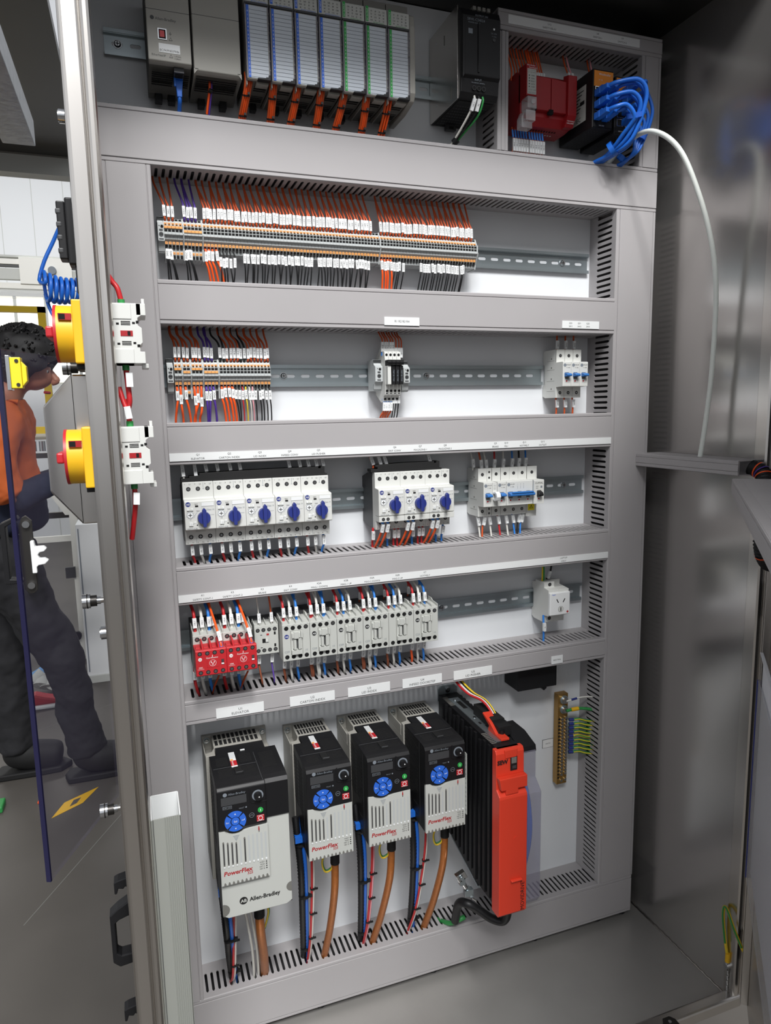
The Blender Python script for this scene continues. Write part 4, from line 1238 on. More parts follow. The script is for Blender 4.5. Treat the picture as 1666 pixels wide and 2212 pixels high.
# I/O modules
XM = [134.3 + 34.85 * i for i in range(7)]
for i, x0 in enumerate(XM):
    blue = i < 4
    col = KEYB if blue else GREEN
    w = 34.2
    r = root('input_output_module', x0 + w / 2, 0, 476, f'slim grey module with {"blue" if blue else "green"} edge strip, {nth(i + 1 if blue else i - 3)} from the left of the {"blue" if blue else "green"} ones', 'controller module', 'slim controller modules with striped cards')
    b = MB().prism('x', [(8, 128), (98, 132), (98, 3), (60, 0), (22, 2), (8, 2)], -w / 2 + 0.4, w / 2 - 0.2, PLCD)
    vents(b, -w / 2 + 14, w / 2 - 3, 30, 84, 0.6, 9)
    b.box(-3, w / 2 - 3, 84, 97, -2, 4, PLC).box(-w / 2 + 0.4, -w / 2 + 2, 20, 98, -5, 4, PLC)
    b.obj('housing', r, bev=0.6)
    h = MB().prism('x', [(97, 97), (107, 97), (106, 118), (100, 122), (97, 122)], -w / 2 + 0.3, w / 2 - 1.2, LGREY)
    for k in range(4):
        for q in range(4):
            h.text('OIII'[(k + q + i) % 4] + '0248'[(q * 3 + k) % 4], -8 + 6.2 * q, 107.3 - (k * .1), 101.5 + 4.0 * (3 - k), 2.0, DGREY)
    h.box(-w / 2 + 1, -w / 2 + 4.6, 106.4, 107.2, 99, 119, col)
    h.text('DC INPUT' if blue else 'DC OUTPUT', -w / 2 + 2.9, 107.4, 108, 2.0, SIGN, u=(0, 0, 1), v=(-1, 0, 0))
    h.text('24 VDC Sink/Source' if blue else '24 VDC Source', 3, 107.3, 98.6, 1.8, col)
    h.obj('status_header', r, bev=0.8)
    d = MB().box(-w / 2 + 0.6, w / 2 - 1.4, 98, 104.4, 1, 96.4, PLC)
    d.box(-w / 2 + 2.6, w / 2 - 3.0, 104.4, 105, 2.2, 94, CARD)
    d.box(-w / 2 + 2.6, -w / 2 + 6.2, 105, 105.3, 2.2, 94, col)
    for k in range(18):
        z = 3.4 + 5.0 * k
        d.box(-w / 2 + 6.6, w / 2 - 3.2, 105, 105.2, z, z + 0.5, LINE)
        if k < 17:
            d.text(str((16 - k) % 10), -w / 2 + 4.4, 105.45, z + 2.8, 2.2, SIGN)
    d.obj('door_card', r)
    v = MB().box(-w / 2 + 0.4, -w / 2 + 1.6, 98, 107, 0.6, 97, SMOKE).box(w / 2 - 2.2, w / 2 - 1.2, 98, 107, 0.6, 97, SMOKE).box(-w / 2 + .4, w / 2 - 1.2, 104, 107.4, 95, 97.4, DGREY)
    for k in range(7):
        v.box(w / 2 - 2.4, w / 2 - 1.0, 106.5, 107.6, 12 + 12 * k, 14.2 + 12 * k, PLCD)
    v.obj('clear_door', r)
    MB().prism('d', [(-2, 0), (w / 2 - 1.2, 0), (w / 2 - 1.2, 7), (w / 2 - 4, 7), (w / 2 - 4, 4), (w / 2 - 7.5, 4), (w / 2 - 7.5, 2.4), (-2, 2)], 99, 107.5, BLACK).obj('door_latch', r, bev=0.4)
    MB().box(0, 9, 12, 24, -8, 2, BLACK).obj('rail_latch', r, bev=0.6)
    # the orange loom leaving it
    xb = (130, 171, 201, 240, 270, 311, 343)[i] - (x0 + 2)
    ro = root('wire_loom', x0 + 2.6, 92, 478, f'orange wire loom with black ties under the {nth(i + 1)} slim module from the left', 'wire loom', 'orange looms under the slim modules')
    n = 4 if i < 6 else 3
    for k in range(n):
        for q in range(2):
            o = -4.2 + 8.4 * k / (n - 1) if n > 1 else 0
            MB().tube([(o + 2.6, -6 - q * 3, 14), (o + 2.2, -1 - q * 3.0, 2), (o * 0.9 + 1.2 + xb * 0.4, -8 - q * 3.2, -18), (o * 0.95 + xb + 1, -26 - q * 3, -40), (o + xb - 0.6, -44 - q * 3, -66)], 1.55, ORW if (k + q) % 3 else ORWS, 7, 5).obj('loom_wire', ro)
    for z, sx, dd, rr in ((-15, 1.2 + xb * 0.36, -8.6, 6.0), (-36.5, xb * 0.9 + 1.0, -24.5, 6.0)):
        MB().cyl((sx, dd, z + 1), (sx, dd - 1.0, z - 1), rr, BLACK, 14).box(sx + 1, sx + 4, dd + 4, dd + 7.5, z - 1.6, z + 1.6, BLACK).obj('cable_tie', ro)
MB().prism('x', [(8, 118), (90, 122), (100, 116), (104, 100), (104, 8), (98, -2), (60, -8), (8, -8)], -4.5, 4.5, PLC).obj('end_cover', at=(382.6, 0, 480), lab='grey rounded end cover closing the right end of the slim modules', cat='end cover', bev=1.5)

# ---------------------------------------------------------------- black power supply
PX0, PX1, PZ0, PZ1, PD = 455, 521, 488, 619, 122
r = root('power_supply', 488, 0, 488, 'tall black power supply with bare metal left side', 'power supply')
MB().box(-33.5, -32, 2, 108, 0.5, 131, STEEL).cyl((-33.5, 30, 20), (-33.8, 30, 20), 2, CHROME, 10).cyl((-33.5, 30, 112), (-33.8, 30, 112), 2, CHROME, 10).box(-33.9, -33.5, 60, 62, 96, 110, PLCD).box(-33.9, -33.5, 84, 86, 8, 24, PLCD).obj('side_plate', r, bev=0.4)
b = MB().prism('x', [(2, 131), (100, 131), (108, 128), (118, 122), (122, 112), (122, 30), (118, 26), (115, 8), (110, 0), (2, 0)], -32, 32.5, BLACK)
b.obj('housing', r, bev=1.2)
m = MB().box(-29, 29, 8, 104, -0.8, 0.4, BLACKM)
for i in range(12):
    for j in range(8):
        x, d = -25 + 4.5 * i + (j % 2) * 2.2, 16 + 10 * j
        m.cyl((x, d, -0.9), (x, d, 0.2), 1.7, DGREY, 6)
m.obj('vent_grille', r)
t = MB().prism('d', [(-32, 24), (-28, 30), (-28, 108), (-32, 112)], 120, 124, BLACK).prism('d', [(-6, 34), (-4, 34), (-4, 104), (-6, 104)], 122, 124, BLACK)
t.obj('front_ridge', r, bev=0.4)
t = MB().text('S8VK-C24024', -9, 122.4, 107, 3.6, LINE).text('POWER SUPPLY', -12, 122.4, 102.4, 2.0, LINE).box(-22, -15, 122.2, 122.4, 87, 94, LINE)
t.text('DC ON', 21, 122.4, 92, 2.0, LINE).box(20, 22.5, 122.2, 122.5, 97, 99.5, SIGN).text('+V ADJ', 21, 122.4, 88, 1.8, LINE).text('INPUT', -4, 119.4, 25, 3.0, LINE).text('100-240VAC 50/60Hz', -4, 118.8, 21, 1.8, LINE).text('OUTPUT 24V', 0, 122.6, 113, 2.6, LINE)
t.obj('front_print', r)
MB().cyl((21, 121, 83), (21, 123, 83), 2.4, DGREY, 14).obj('adjuster', r)
for i in range(3):
    MB().cyl((-10 + 8 * i, 113, 14), (-10 + 8 * i, 118, 14), 3.0, HOLE, 14).disc(-10 + 8 * i, 14, 118.1, 3.4, DGREY, 14, 2.9).obj('input_terminal', r)
for i in range(4):
    MB().box(-14 + 8 * i, -9 + 8 * i, 112, 121.5, 121, 126, PLCD).obj('output_terminal', r)
MB().box(-10, 8, 8, 16, -9, 0, DGREY).box(-5, 3, 8.5, 16.5, -7, -3, HOLE).obj('rail_latch', r, bev=0.4)
wire([(480, 114, 492), (479, 116, 484), (474, 108, 468), (466, 84, 446), (460, 66, 432), (457, 56, 420)], 1.7, WHW, 'white wire with sleeve under the black power supply', 'mains wires under the power supply', ((479, 118, 487), (475.4, 113, 471)), '16L1', w=5)
wire([(487, 114, 492), (487, 116, 484), (483, 108, 468), (470, 84, 446), (462, 66, 432), (459, 56, 420)], 1.7, BLW, 'black wire with N sleeve under the black power supply', 'mains wires under the power supply', ((487, 118, 487), (484, 113, 471)), 'N', w=5)
o = wire([(494, 114, 492), (494, 115, 484), (489, 106, 466), (474, 83, 446), (464, 65, 432), (461, 55, 420)], 1.7, GNW, 'green earth wire under the black power supply', 'mains wires under the power supply')
MB().cyl((-26, -36, -51), (-30, -41, -55), 5.6, BLACK, 12).obj('cable_tie', o)

# ---------------------------------------------------------------- red safety relay
r = root('safety_relay', 640, 0, 484, 'wide red safety relay with white status column and clear covers', 'safety relay')
b = MB().prism('x', [(6, 4), (6, 82), (50, 84), (58, 78), (63, 74), (63, 14), (54, 2), (40, 0), (10, 0)], -50, 51, DRED)
b.obj('housing', r, bev=0.8)
f = MB().prism('d', [(-30, 73), (4, 73), (4, 22), (-30, 22)], 62, 71, DRED).prism('d', [(5, 73), (34, 71), (34, 21), (5, 21)], 62, 71, DRED)
f.prism('x', [(60, 84), (76, 80), (76, 18), (66, 2), (56, 2)], 34.5, 51, DRED)
f.obj('front_body', r, bev=0.8)
MB().prism('x', [(58, 86), (82, 84), (83, 78), (83, 36), (74, 36), (58, 30)], -50, -31, DRED).obj('status_column', r, bev=0.8)
s = MB().box(-48.6, -32.2, 83, 83.4, 38, 76, LGREY)
for i in range(5):
    s.box(-46, -44.6, 83.4, 83.6, 65 - 4.2 * i, 66.6 - 4.2 * i, HOLE).text(('PWR', 'RUN', 'FAULT', 'LOCK', 'COM')[i], -38.4, 83.6, 65.8 - 4.2 * i, 2.0, INK)
for i in range(6):
    s.text(str(i), -46.5 + 2.5 * i, 83.6, 73.6, 1.7, INK).text(str(i + 6), -46.5 + 2.5 * i, 83.6, 70.6, 1.7, INK)
s.text('0 1 2 3', -43, 83.6, 44.6, 1.6, INK).text('OUT', -35, 83.6, 44.6, 1.6, INK).text('440C-CR30', -40.4, 83.6, 40.2, 1.9, LINE)
s.obj('status_label', r)
MB().text('Allen-Bradley', -42, 83.2, 81.5, 2.0, SIGN).text('Guardmaster', -38, 83.2, 78.2, 2.0, SIGN).text('TERMINALS', 42, 72.4, 10, 2.0, SIGN).text('440C-ENET', 42, 71.4, 7, 2.0, SIGN).obj('front_print', r)
c = MB().box(-49.5, -32.4, 66, 86, 16, 34, FROST).box(-51, -33, 60, 84, -2, 14, FROST).prism('d', [(-53, -10), (-33, -10), (-33, 0), (-49, 0), (-49, 14), (-53, 6)], 58, 74, FROST)
c.cyl((-40, 86, 26), (-40, 88, 26), 4, FROST, 14)
c.obj('clear_cover', r, bev=0.8)
MB().box(-31, -24, 66, 72.4, 20, 26, HOLE).box(0, 8, 66, 72.4, 17, 24, HOLE).obj('release_slot', r)
t = MB()
for i in range(12):
    t.cyl((-28 + 5.2 * i, 30, 0.5), (-28 + 5.2 * i, 30, -0.4), 1.6, SIGN, 8)
    t.box(-28.8 + 5.2 * i, -27.2 + 5.2 * i, 42, 46, -0.3, 0.5, HOLE)
t.obj('lower_terminals', r)
for i in range(12):
    xx = 588 + 5.1 * i + (1.5 if i > 5 else 0)
    wire([(xx, 40, 486), (xx, 44, 474), (xx + J(-.5, .5), 46, 458), (xx - 1.5, 44, 442), (xx - 2, 40, 422)], 1.2, ORWS, f'orange sleeved wire under the red safety relay, {nth(i + 1)} from the left', 'wires under the red safety relay', ((xx, 47, 466), (xx + J(-.4, .4), 47.5, 446)), f'18-{i}', ferr=((xx, 42, 481), (xx, 45, 468), BUW), w=4.2)
for i in range(14):
    lo = i > 7
    xx = (588 + 6 * i) if not lo else 624 + 4.7 * (i - 8)
    xj = xx + J(-.6, .6)
    wire([(xx, 36, 560), (xj, 38, 574), (xj - 2, 34, 592), (xj - 5, 28, 616), (xj - 5, 26, 622)], 1.25, ORWS if i % 3 else ORW, f'orange wire rising from the red safety relay into the top duct, {nth(i + 1)} from the left', 'wires above the red safety relay',
         ((xx, 44, 558), (xx - 0.4, 42, 576)) if lo else None, f'24V{i % 3}', w=4)


# ---------------------------------------------------------------- network switches
def netswitch(x, w, zb, h, lab):
    r = root('network_switch', x + w / 2, 0, zb, lab, 'network switch', 'black network switches with orange headers')
    b = MB().box(-w / 2, w / 2, 8, 104, 0, h, BLACK)
    b.obj('housing', r, bev=1.5)
    v = MB()
    for i in range(5):
        for j in range(10):
            v.cyl((-12 + 6 * i, 20 + 8 * j, -0.2), (-12 + 6 * i, 20 + 8 * j, 0.3), 1.5, DGREY, 6)
    v.obj('vent_holes', r)
    f = MB().box(-w / 2 + 1.5, w / 2 - 1.5, 104, 105, 2, h - 2, BLACKM)
    f.obj('front_panel', r)
    MB().box(-w / 2 + 1.5, w / 2 - 1.5, 105, 105.5, h - 27, h - 3, SWOR).obj('orange_header', r)
    t = MB().text('Weidmuller', 2, 105.8, h - 8, 3.4, SIGN).text('P1  P2', -6, 105.8, h - 17, 2, SIGN).text('100/1000', -2, 105.2, 4.5, 2.0, SIGN)
    t.obj('front_print', r)
    for i in range(2):
        for j in range(4):
            xx, zz = -w / 2 + 4 + i * 16, 12 + 13.4 * j
            MB().box(xx, xx + 13, 104.5, 106, zz, zz + 11.5, CHROME).box(xx + 1, xx + 12, 106, 106.2, zz + 1, zz + 10.5, HOLE).obj('network_port', r)
    return r


sw = netswitch(702, 40, 475, 91, 'black network switch with orange header, nearer the red safety relay')
s = MB().box(-0.35, 0, 46, 86, 18, 74, LGREY)
for i in range(7):
    s.box(-0.5, -0.35, 50 + (i % 3) * 3, 80 - (i * 5) % 17, 66 - 5 * i, 67.4 - 5 * i, INK)
s.text('IEC', -0.5, 66, 24, 7, INK, u=(0, 1, 0), v=(0, 0, 1)).box(-0.5, -0.35, 70, 82, 45, 51, INK)
s.v = [(p[0] - 20, p[1], p[2]) for p in s.v]
s.obj('side_rating_label', sw)
netswitch(746, 30, 470, 90, 'smaller black network switch with orange header, beside the right upright duct')
for i, xx in enumerate((690, 697)):
    wire([(xx + 8, 40, 560), (xx + 8, 40, 578), (xx + 4, 34, 600), (xx + 2, 28, 622)], 1.4, PKW if i else ORWS, f'{"pale pink" if i else "orange"} wire above the first network switch', 'supply wires above the switches', ((xx + 8, 44, 566), (xx + 6.5, 42, 584)), '24V3', w=4.5)
for i, xx in enumerate((742, 748)):
    wire([(xx + 4, 40, 556), (xx + 4, 40, 574), (xx + 1, 34, 598), (xx, 28, 622)], 1.4, PKW if i else ORWS, f'{"pale pink" if i else "orange"} wire above the second network switch', 'supply wires above the switches', ((xx + 4, 44, 564), (xx + 3, 42, 582)), '24V3', w=4.5)

GP = 'blue patch cables of the network switches'


def patch(px, pz, apex, mid, end, lab, r=3.4):
    pts = [(px, 128, pz), (px + 8, 146, pz + 2), (apex[0] - 14, apex[1], pz + 4), apex, mid, ((mid[0] * 0.5 + end[0] * 0.5), 104, (mid[2] + end[2]) / 2 - 4), end, (end[0] - 14, 55, end[2] - 14)]
    o = wire(pts, r, PATCH, lab, GP, cat='cable', name='patch_cable', n=9, sub=7)
    MB().box(-5.4, 5.4, -22, -8, -5, 5, PATCH).prism('x', [(-8, 5), (10, 3.6), (10, -3.6), (-8, -5)], -4.6, 4.6, PATCH).box(-4, 2, -14, -3, 5, 6.4, PATCH).obj('plug_boot', o, bev=1)
    return o


for i, (pz, ax, az, mx) in enumerate(((527, 764, 506, 756), (509, 756, 494, 750), (491, 748, 478, 743))):
    patch(709, pz, (ax, 160 - 4 * i, az), (mx, 138 - 4 * i, 452 + 3 * i), (727 + 4 * i, 72, 431), f'blue patch cable, {("upper", "middle", "lower")[i]} of the three looping from the first network switch')
    patch(724, pz - 1, (ax + 6, 150 - 4 * i, az + 2), (mx + 6, 130 - 4 * i, 452 + 3 * i), (735 + 4 * i, 66, 431), f'blue patch cable behind the {("upper", "middle", "lower")[i]} looping one of the first network switch', 3.2)
for i, (pz, ax) in enumerate(((536, 812), (520, 806), (504, 801), (488, 796))):
    patch(764, pz, (ax, 118 - 3 * i, 506 - 8 * i), (ax - 8, 106, 462), (772 + 3 * i, 66, 428), f'blue patch cable in the rear loop at the right duct, {nth(i + 1)} from the top', 2.8)
for nm, p, q, rr in (('front', (752, 147, 488), (754, 145, 481), 12.5), ('front lower', (742, 112, 446), (738, 106, 442), 12), ('rear', (799, 108, 476), (796, 106, 466), 10), ('rear lower', (783, 84, 444), (779, 80, 438), 9)):
    MB().cyl((0, 0, 0), Vector(q) - Vector(p), rr, KEYB if 'lower' not in nm else PATCH, 18, caps=False).obj('cable_tie', at=p, lab=f'blue tie round the {nm} part of the looping patch cables', cat='cable tie')
# pale cable that leaves the panel and drops into the wall trunking
wire([(766, 52, 424), (770, 62, 440), (778, 100, 462), (786, 150, 462), (806, 190, 424), (830, 212, 350), (852, 222, 270), (862, 225, 192), (864, 222, 75), (862, 216, -10), (857, 212, -72)], 4.1, CABW, 'pale grey cable arching from the network switches down to the wall trunking', None, cat='cable', name='arching_cable', n=10, sub=8)
# ---------------------------------------------------------------- motor drives


def keypad(r, ox, oz, d):
    """front of a drive: ox, oz = centre and bottom of the 71 x 150 mm module, d its face"""
    D = d + 0.2

    def P(b):
        b.v = [(p[0] + ox, p[1], p[2] + oz) for p in b.v]
        return b
    # grey lower cover with the dip under the keypad
    arc = [(-11 + 21 * math.cos(a), 98.5 + 21 * math.sin(a)) for a in [math.radians(t) for t in range(-140, -44, 12)]]
    poly = [(-35.6, 0), (35.6, 0), (35.6, 84), (9, 82.5)] + arc[::-1] + [(-35.6, 86)]
    c = MB().prism('d', poly, d - 5, d, LGREY)
    tops = (69, 67, 66, 65, 67, 70, 72, 72, 72, 72, 72)
    for i in range(11):
        x = -30 + 6.15 * i
        hollow = i < 4 or i == 5
        c.prism('d', [(x - 1.3, 30)] + [(x - 1.3 * math.cos(a), 30 - 1.3 * math.sin(a)) for a in (0.8, 1.57, 2.35)] + [(x + 1.3, 30), (x + 1.3, tops[i]), (x, tops[i] + 1.2), (x - 1.3, tops[i])], d, d + 0.12, PLCD if hollow else TERM)
        if hollow:
            c.box(x - 0.5, x + 1.0, d + .1, d + 0.2, 33, tops[i] - 2, DGREY)
        c.cyl((x, d, 29.6), (x, d + .9, 29.6), 1.3, SIGN, 10)
    for i in range(11):
        x = -32 + 6.2 * i
        c.box(x, x + 3.4, d - 3, d + 0.1, 0, 2.6, PLCD).box(x + 0.6, x + 2.6, d - 2, d + .15, 2.6, 4.4, PLCD)
    for k in range(5):
        c.box(-15.5 + 0.95 * k, -6.5 - 0.95 * k, d, d + 0.2, 75.5 - 2.0 * k, 76.2 - 2.0 * k, LINE)
    co = P(c).obj('grey_lower_cover', r, bev=0.5)
    t = MB().text('PowerFlex', -31.5, D, 18.8, 6.6, PRED, al='l', shear=0.16, wid=1.02, bold=0.03).text('525', 6.5, D, 12.4, 3.8, PRED, shear=0.16, bold=0.02)
    for i, s in enumerate(('PORT', 'MOD', 'NET A', 'NET B')):
        t.text(s, 28.5, D, 24.6 - 3.5 * i, 2.0, INK, al='r').cyl((31.4, d, 24.6 - 3.5 * i), (31.4, D, 24.6 - 3.5 * i), 1.0, INK, 8)
    t.cyl((22.4, d, 82.2), (22.4, D, 82.2), 0.9, PRED, 8).box(21.4, 23.4, d, D, 76.8, 81, PRED).box(21.7, 22.2, d, D, 74, 77, INK).box(22.6, 23.1, d, D, 74, 77, INK)
    P(t).obj('cover_print', co)
    t = MB().disc(13, 103, D, 3.8, LINE, 20, 3.3).disc(13, 101.4, D, 2.4, LINE, 12, 1.8, 0.3, 2.84)
    t.disc(-24, 142.2, D, 3.0, LINE, 18).text('Allen-Bradley', -7, D, 142, 3.2, LINE).text('FAULT', -1, D, 117.6, 1.8, LINE).cyl((5.5, d, 117.6), (5.5, D, 117.6), 1.2, LINE, 8)
    t.box(-28, -15, d, D - .1, 119.6, 124, LINE).box(-27.6, -15.4, d, D, 120, 123.6, BLACKM).text('ENET LINK', -21.5, D + .1, 121.8, 1.6, LINE)
    kp = P(t).obj('keypad', r)
    MBk = MB().box(-30, 6.5, d, d + 0.3, 125.6, 138, DGREY)
    P(MBk).obj('display', kp)
    for k in range(4):
        a0 = math.radians(45 + 90 * k + 5)
        b = MB()
        for dd, sgn in ((d + 1.0, 1),):
            n = 8
            A = [a0 + (math.radians(80)) * i / n for i in range(n + 1)]
            poly = [(-11 + 15.6 * math.cos(a), 99 + 15.6 * math.sin(a)) for a in A] + [(-11 + 7.2 * math.cos(a), 99 + 7.2 * math.sin(a)) for a in A[::-1]]
            b.prism('d', poly, d, d + 1.0, KEYB)
        am = a0 + math.radians(40)
        mx, mz = -11 + 11.4 * math.cos(am), 99 + 11.4 * math.sin(am)
        if k == 0:
            b.prism('d', [(mx - 1.2, mz - 0.9), (mx + 1.2, mz - 0.9), (mx, mz + 1.2)], d + 1, d + 1.1, SIGN)
        elif k == 1:
            b.text('Esc', mx, d + 1.15, mz, 2.3, SIGN)
        elif k == 2:
            b.prism('d', [(mx - 1.2, mz + 0.9), (mx + 1.2, mz + 0.9), (mx, mz - 1.2)], d + 1, d + 1.1, SIGN)
        else:
            b.box(mx - 2, mx + 2, d + 1, d + 1.1, mz - 0.5, mz + 0.1, SIGN).box(mx + 1.5, mx + 2, d + 1, d + 1.1, mz, mz + 2, SIGN).prism('d', [(mx - 2.6, mz - 0.2), (mx - 1, mz + 0.8), (mx - 1, mz - 1.2)], d + 1, d + 1.1, SIGN)
        P(b).obj('keypad_button', kp)
    P(MB().cyl((-11, d, 99), (-11, d + 1.1, 99), 5.9, KEYB, 24).text('Sel', -11, d + 1.25, 99, 3.0, SIGN)).obj('select_button', kp)
    P(MB().cyl((23, d, 132.5), (23, d + 0.5, 132.5), 8.3, LINE, 26).cyl((23, d, 132.5), (23, d + 7, 132.5), 6.2, BLACK, 24, 5.4).cyl((24.2, d + 7, 133), (24.2, d + 7.3, 133), 1.0, SIGN, 8)).obj('speed_knob', r, bev=0.3)
    P(MB().cyl((26, d, 108.8), (26, d + 0.9, 108.8), 4.0, GREEN, 20).box(25.6, 26.4, d + .9, d + 1, 107, 110.6, SIGN)).obj('start_button', kp)
    s = MB().box(20, 31, d, d + 0.9, 91.6, 100.8, RED)
    s.disc(25.5, 96.2, d + 1.0, 3.4, SIGN, 20, 2.6).box(20.6, 30.4, d + .9, d + .95, 92.0, 92.5, SIGN).box(20.6, 30.4, d + .9, d + .95, 99.9, 100.4, SIGN)
    P(s).obj('stop_button', kp)
    P(MB().prism('d', [(11, 124), (14, 121.6), (32, 120.4), (35.4, 121), (35.4, 123), (33, 122.2), (15, 123.4), (13, 125), (13, 146), (11, 146)], d, d + 0.8, BLACK)).obj('knob_recess_rim', r, bev=0.3)


def topvents(b, x0, x1, d0, d1, z, n):
    for i in range(n):
        d = d0 + (d1 - d0) * i / n
        b.box(x0, x1, d, d + (d1 - d0) / n * 0.45, z - 0.2, z + 0.25, HOLE)


def heatsink(r, x0, x1, zt, zb, right_ear):
    """bare metal rear: ear pocket at top left (and right), grille on top"""
    xe = x0 + 15
    xr = x1 - (14 if right_ear else 1)
    b = MB().box(x0, x1, 3, 80, zb, zt - 24, PLC)
    b.box(x0, x1, 0.5, 8, zt - 24, zt, PLC).box(xe, xr, 8, 54, zt - 24, zt, PLC).box(x0, x0 + 1.6, 8, 66, zt - 24, zt - 6, PLC)
    b.prism('z', [(x0, 70), (xe - 4, 66), (xe, 54), (xe, 80), (x0, 80)], zt - 24, zt - 0.5, PLC)
    w = (xr - xe - 6) / 10
    for i in range(10):
        for j in range(2):
            b.box(xe + 3 + i * w, xe + 3 + (i + 0.68) * w, 11 + 21 * j, 28 + 21 * j, zt - 4, zt + 0.5, HOLE)
    b.obj('heatsink_base', r, bev=0.6)
    for xx in ((x0 + 7.5, x1 - 6) if right_ear else (x0 + 7.5,)):
        MB().cyl((xx, 8, zt - 8), (xx, 9, zt - 8), 5.2, ZINC, 18).cyl((xx, 9, zt - 8), (xx, 12, zt - 8), 3.8, CHROME, 14, 3.0).box(xx - 2.6, xx + 2.6, 12, 12.2, zt - 8.4, zt - 7.6, HOLE).obj('mounting_screw', r)


def sticker(r, x, d, z):
    b = MB()
    y = [(-4.6, -24), (4.6, -24), (4.6, 24), (-4.6, 24)]
    b.prism('z', [(x + p[0], d + p[1]) for p in y], z, z + 0.4, SIGN)
    b.prism('z', [(x - 4.6, d + 4), (x + 4.6, d + 4), (x + 4.6, d + 20), (x - 4.6, d + 20)], z + 0.4, z + 0.6, RED)
    b.prism('z', [(x - 4.2, d - 1), (x + 0, d - 1), (x + 0, d + 4), (x - 4.2, d + 4)], z + 0.4, z + 0.6, ORB)
    b.text('DANGER', x - 1.5, d + 12, z + 0.75, 2.6, SIGN, u=(0, 1, 0), v=(1, 0, 0))
    for k in range(4):
        b.box(x - 3.6 + 2 * k, x - 3.2 + 2 * k, d - 22, d - 3, z + .4, z + .55, LINE)
    b.obj('warning_sticker', r)


def smalldrive(x, nm):
    r = root('motor_drive', x, 0, -672, f'narrow black and grey motor drive with blue keypad, under the {nm} label', 'motor drive', 'narrow motor drives')
    heatsink(r, -38, 35, 150, -4, False)
    b = MB().prism('x', [(80, 150), (160, 150), (168, 148.6), (171, 144), (171, 84), (167, 84), (167, 0), (80, 0)], -35.6, 35.6, BLACK).box(-21, 35.6, 55, 80, 128, 150, BLACK)
    for dd0 in (78, 112):
        for k in range(13):
            z = 60 + 6.4 * k
            b.prism('x', [(dd0, z), (dd0 + 27, z - 5), (dd0 + 27, z - 2.2), (dd0, z + 2.8)], -35.75, -35.4, HOLE)
    b.box(-35.75, -35.4, 118, 136, 30, 32, HOLE).box(-35.75, -35.4, 118, 134, 12, 14, HOLE).box(-35.8, -35.4, 146, 146.8, 0, 148, DGREY)
    topvents(b, -28, -10, 84, 120, 150, 10)
    topvents(b, 6, 30, 82, 118, 150, 10)
    topvents(b, -28, -9, 128, 152, 150, 7)
    topvents(b, 6, 30, 128, 150, 150, 6)
    b.box(-34, 34, 122, 123, 149.6, 150.3, DGREY)
    b.obj('housing', r, bev=1.6)
    MB().box(-4, 7, 126, 148, 149, 151.6, BLACKM).box(-3, 8, 146.5, 148, 151.6, 153, DGREY).obj('top_latch', r, bev=0.5)
    sticker(r, -2, 86, 150)
    keypad(r, 0, 0, 171.5)
    MB().box(-34, 20, 60, 120, -10, -4, PLC).cyl((-20, 100, -11), (-20, 100, -4), 3, CHROME).cyl((8, 112, -11), (8, 112, -4), 3, CHROME).obj('earth_bracket', r)
    return r


d2 = smalldrive(201.5, 'CARTON INDEX')
dup(d2, 299.5, 0, -672, 'narrow black and grey motor drive with blue keypad, under the LID INDEX label')
d4 = dup(d2, 397.5, 0, -672, 'narrow black and grey motor drive with blue keypad, under the INFEED DOORSTEP label')
s = MB().box(36, 37, 120, 176, 20, 128, LGREY)
for k in range(12):
    s.box(37, 37.1, 124, 172, 26 + 8 * k, 27.5 + 8 * k, LINE).box(35.9, 36, 173, 175, 26 + 8 * k, 29 + 8 * k, LINE)
s.obj('side_rating_label', d4)

r = root('motor_drive', 83, 0, -728, 'largest black and grey motor drive with blue keypad, under the ELEVATOR label', 'motor drive')
heatsink(r, -57, 50, 212, 0, True)
b = MB().prism('x', [(80, 211), (166, 211), (176, 209), (180, 204), (180, 150), (176, 150), (176, 2), (80, 2)], -52, 52.5, BLACK).box(-40, 36, 55, 80, 190, 211, BLACK)
for dd0 in (78, 112):
    for k in range(16):
        z = 96 + 6.4 * k
        b.prism('x', [(dd0, z), (dd0 + 27, z - 5), (dd0 + 27, z - 2.2), (dd0, z + 2.8)], -52.15, -51.8, HOLE)
topvents(b, -44, -26, 92, 120, 211, 9)
topvents(b, -8, 10, 90, 118, 211, 9)
topvents(b, -44, -24, 130, 156, 211, 7)
topvents(b, -8, 10, 130, 152, 211, 6)
topvents(b, 22, 44, 96, 146, 211, 14)
b.box(-50, 16, 124, 125, 210.6, 211.3, DGREY).box(15, 16, 90, 180, 210.6, 211.3, DGREY)
b.obj('housing', r, bev=1.8)
g = MB().prism('d', [(-52, 5), (-44, 0), (44, 0), (52.5, 5), (52.5, 150), (18, 150), (18, 140), (-52, 140)], 166, 178, LGREY)
g.disc(-51.6, 14, 178.2, 10, PLCD, 14, 0.01, -R90, R90).disc(52.1, 28, 178.2, 8, PLCD, 14, 0.01, R90, 3 * R90)
g.obj('grey_front_cover', r, bev=1.0)
t = MB().text('Allen-Bradley', 11, 178.3, 23, 6.4, INK, bold=0.03, wid=0.92).cyl((-21, 178, 23), (-21, 178.3, 23), 6.0, INK, 24).text('AB', -21, 178.5, 23, 5, LGREY, bold=0.03)
t.obj('maker_print', r)
MB().prism('x', [(176, 211), (180, 210.6), (184, 206), (184, 146), (180, 140), (180, 60), (176, 60)], -52, 18.6, BLACK).obj('front_module_body', r, bev=1.2)
MB().box(-20, -9, 130, 150, 210, 212.8, BLACKM).box(-19, -8, 148.5, 150, 212.8, 214, DGREY).obj('top_latch', r, bev=0.5)
MB().box(-3, 4, 76, 79, 211, 212, SIGN).obj('top_tab', r)
sticker(r, -18, 104, 211.2)
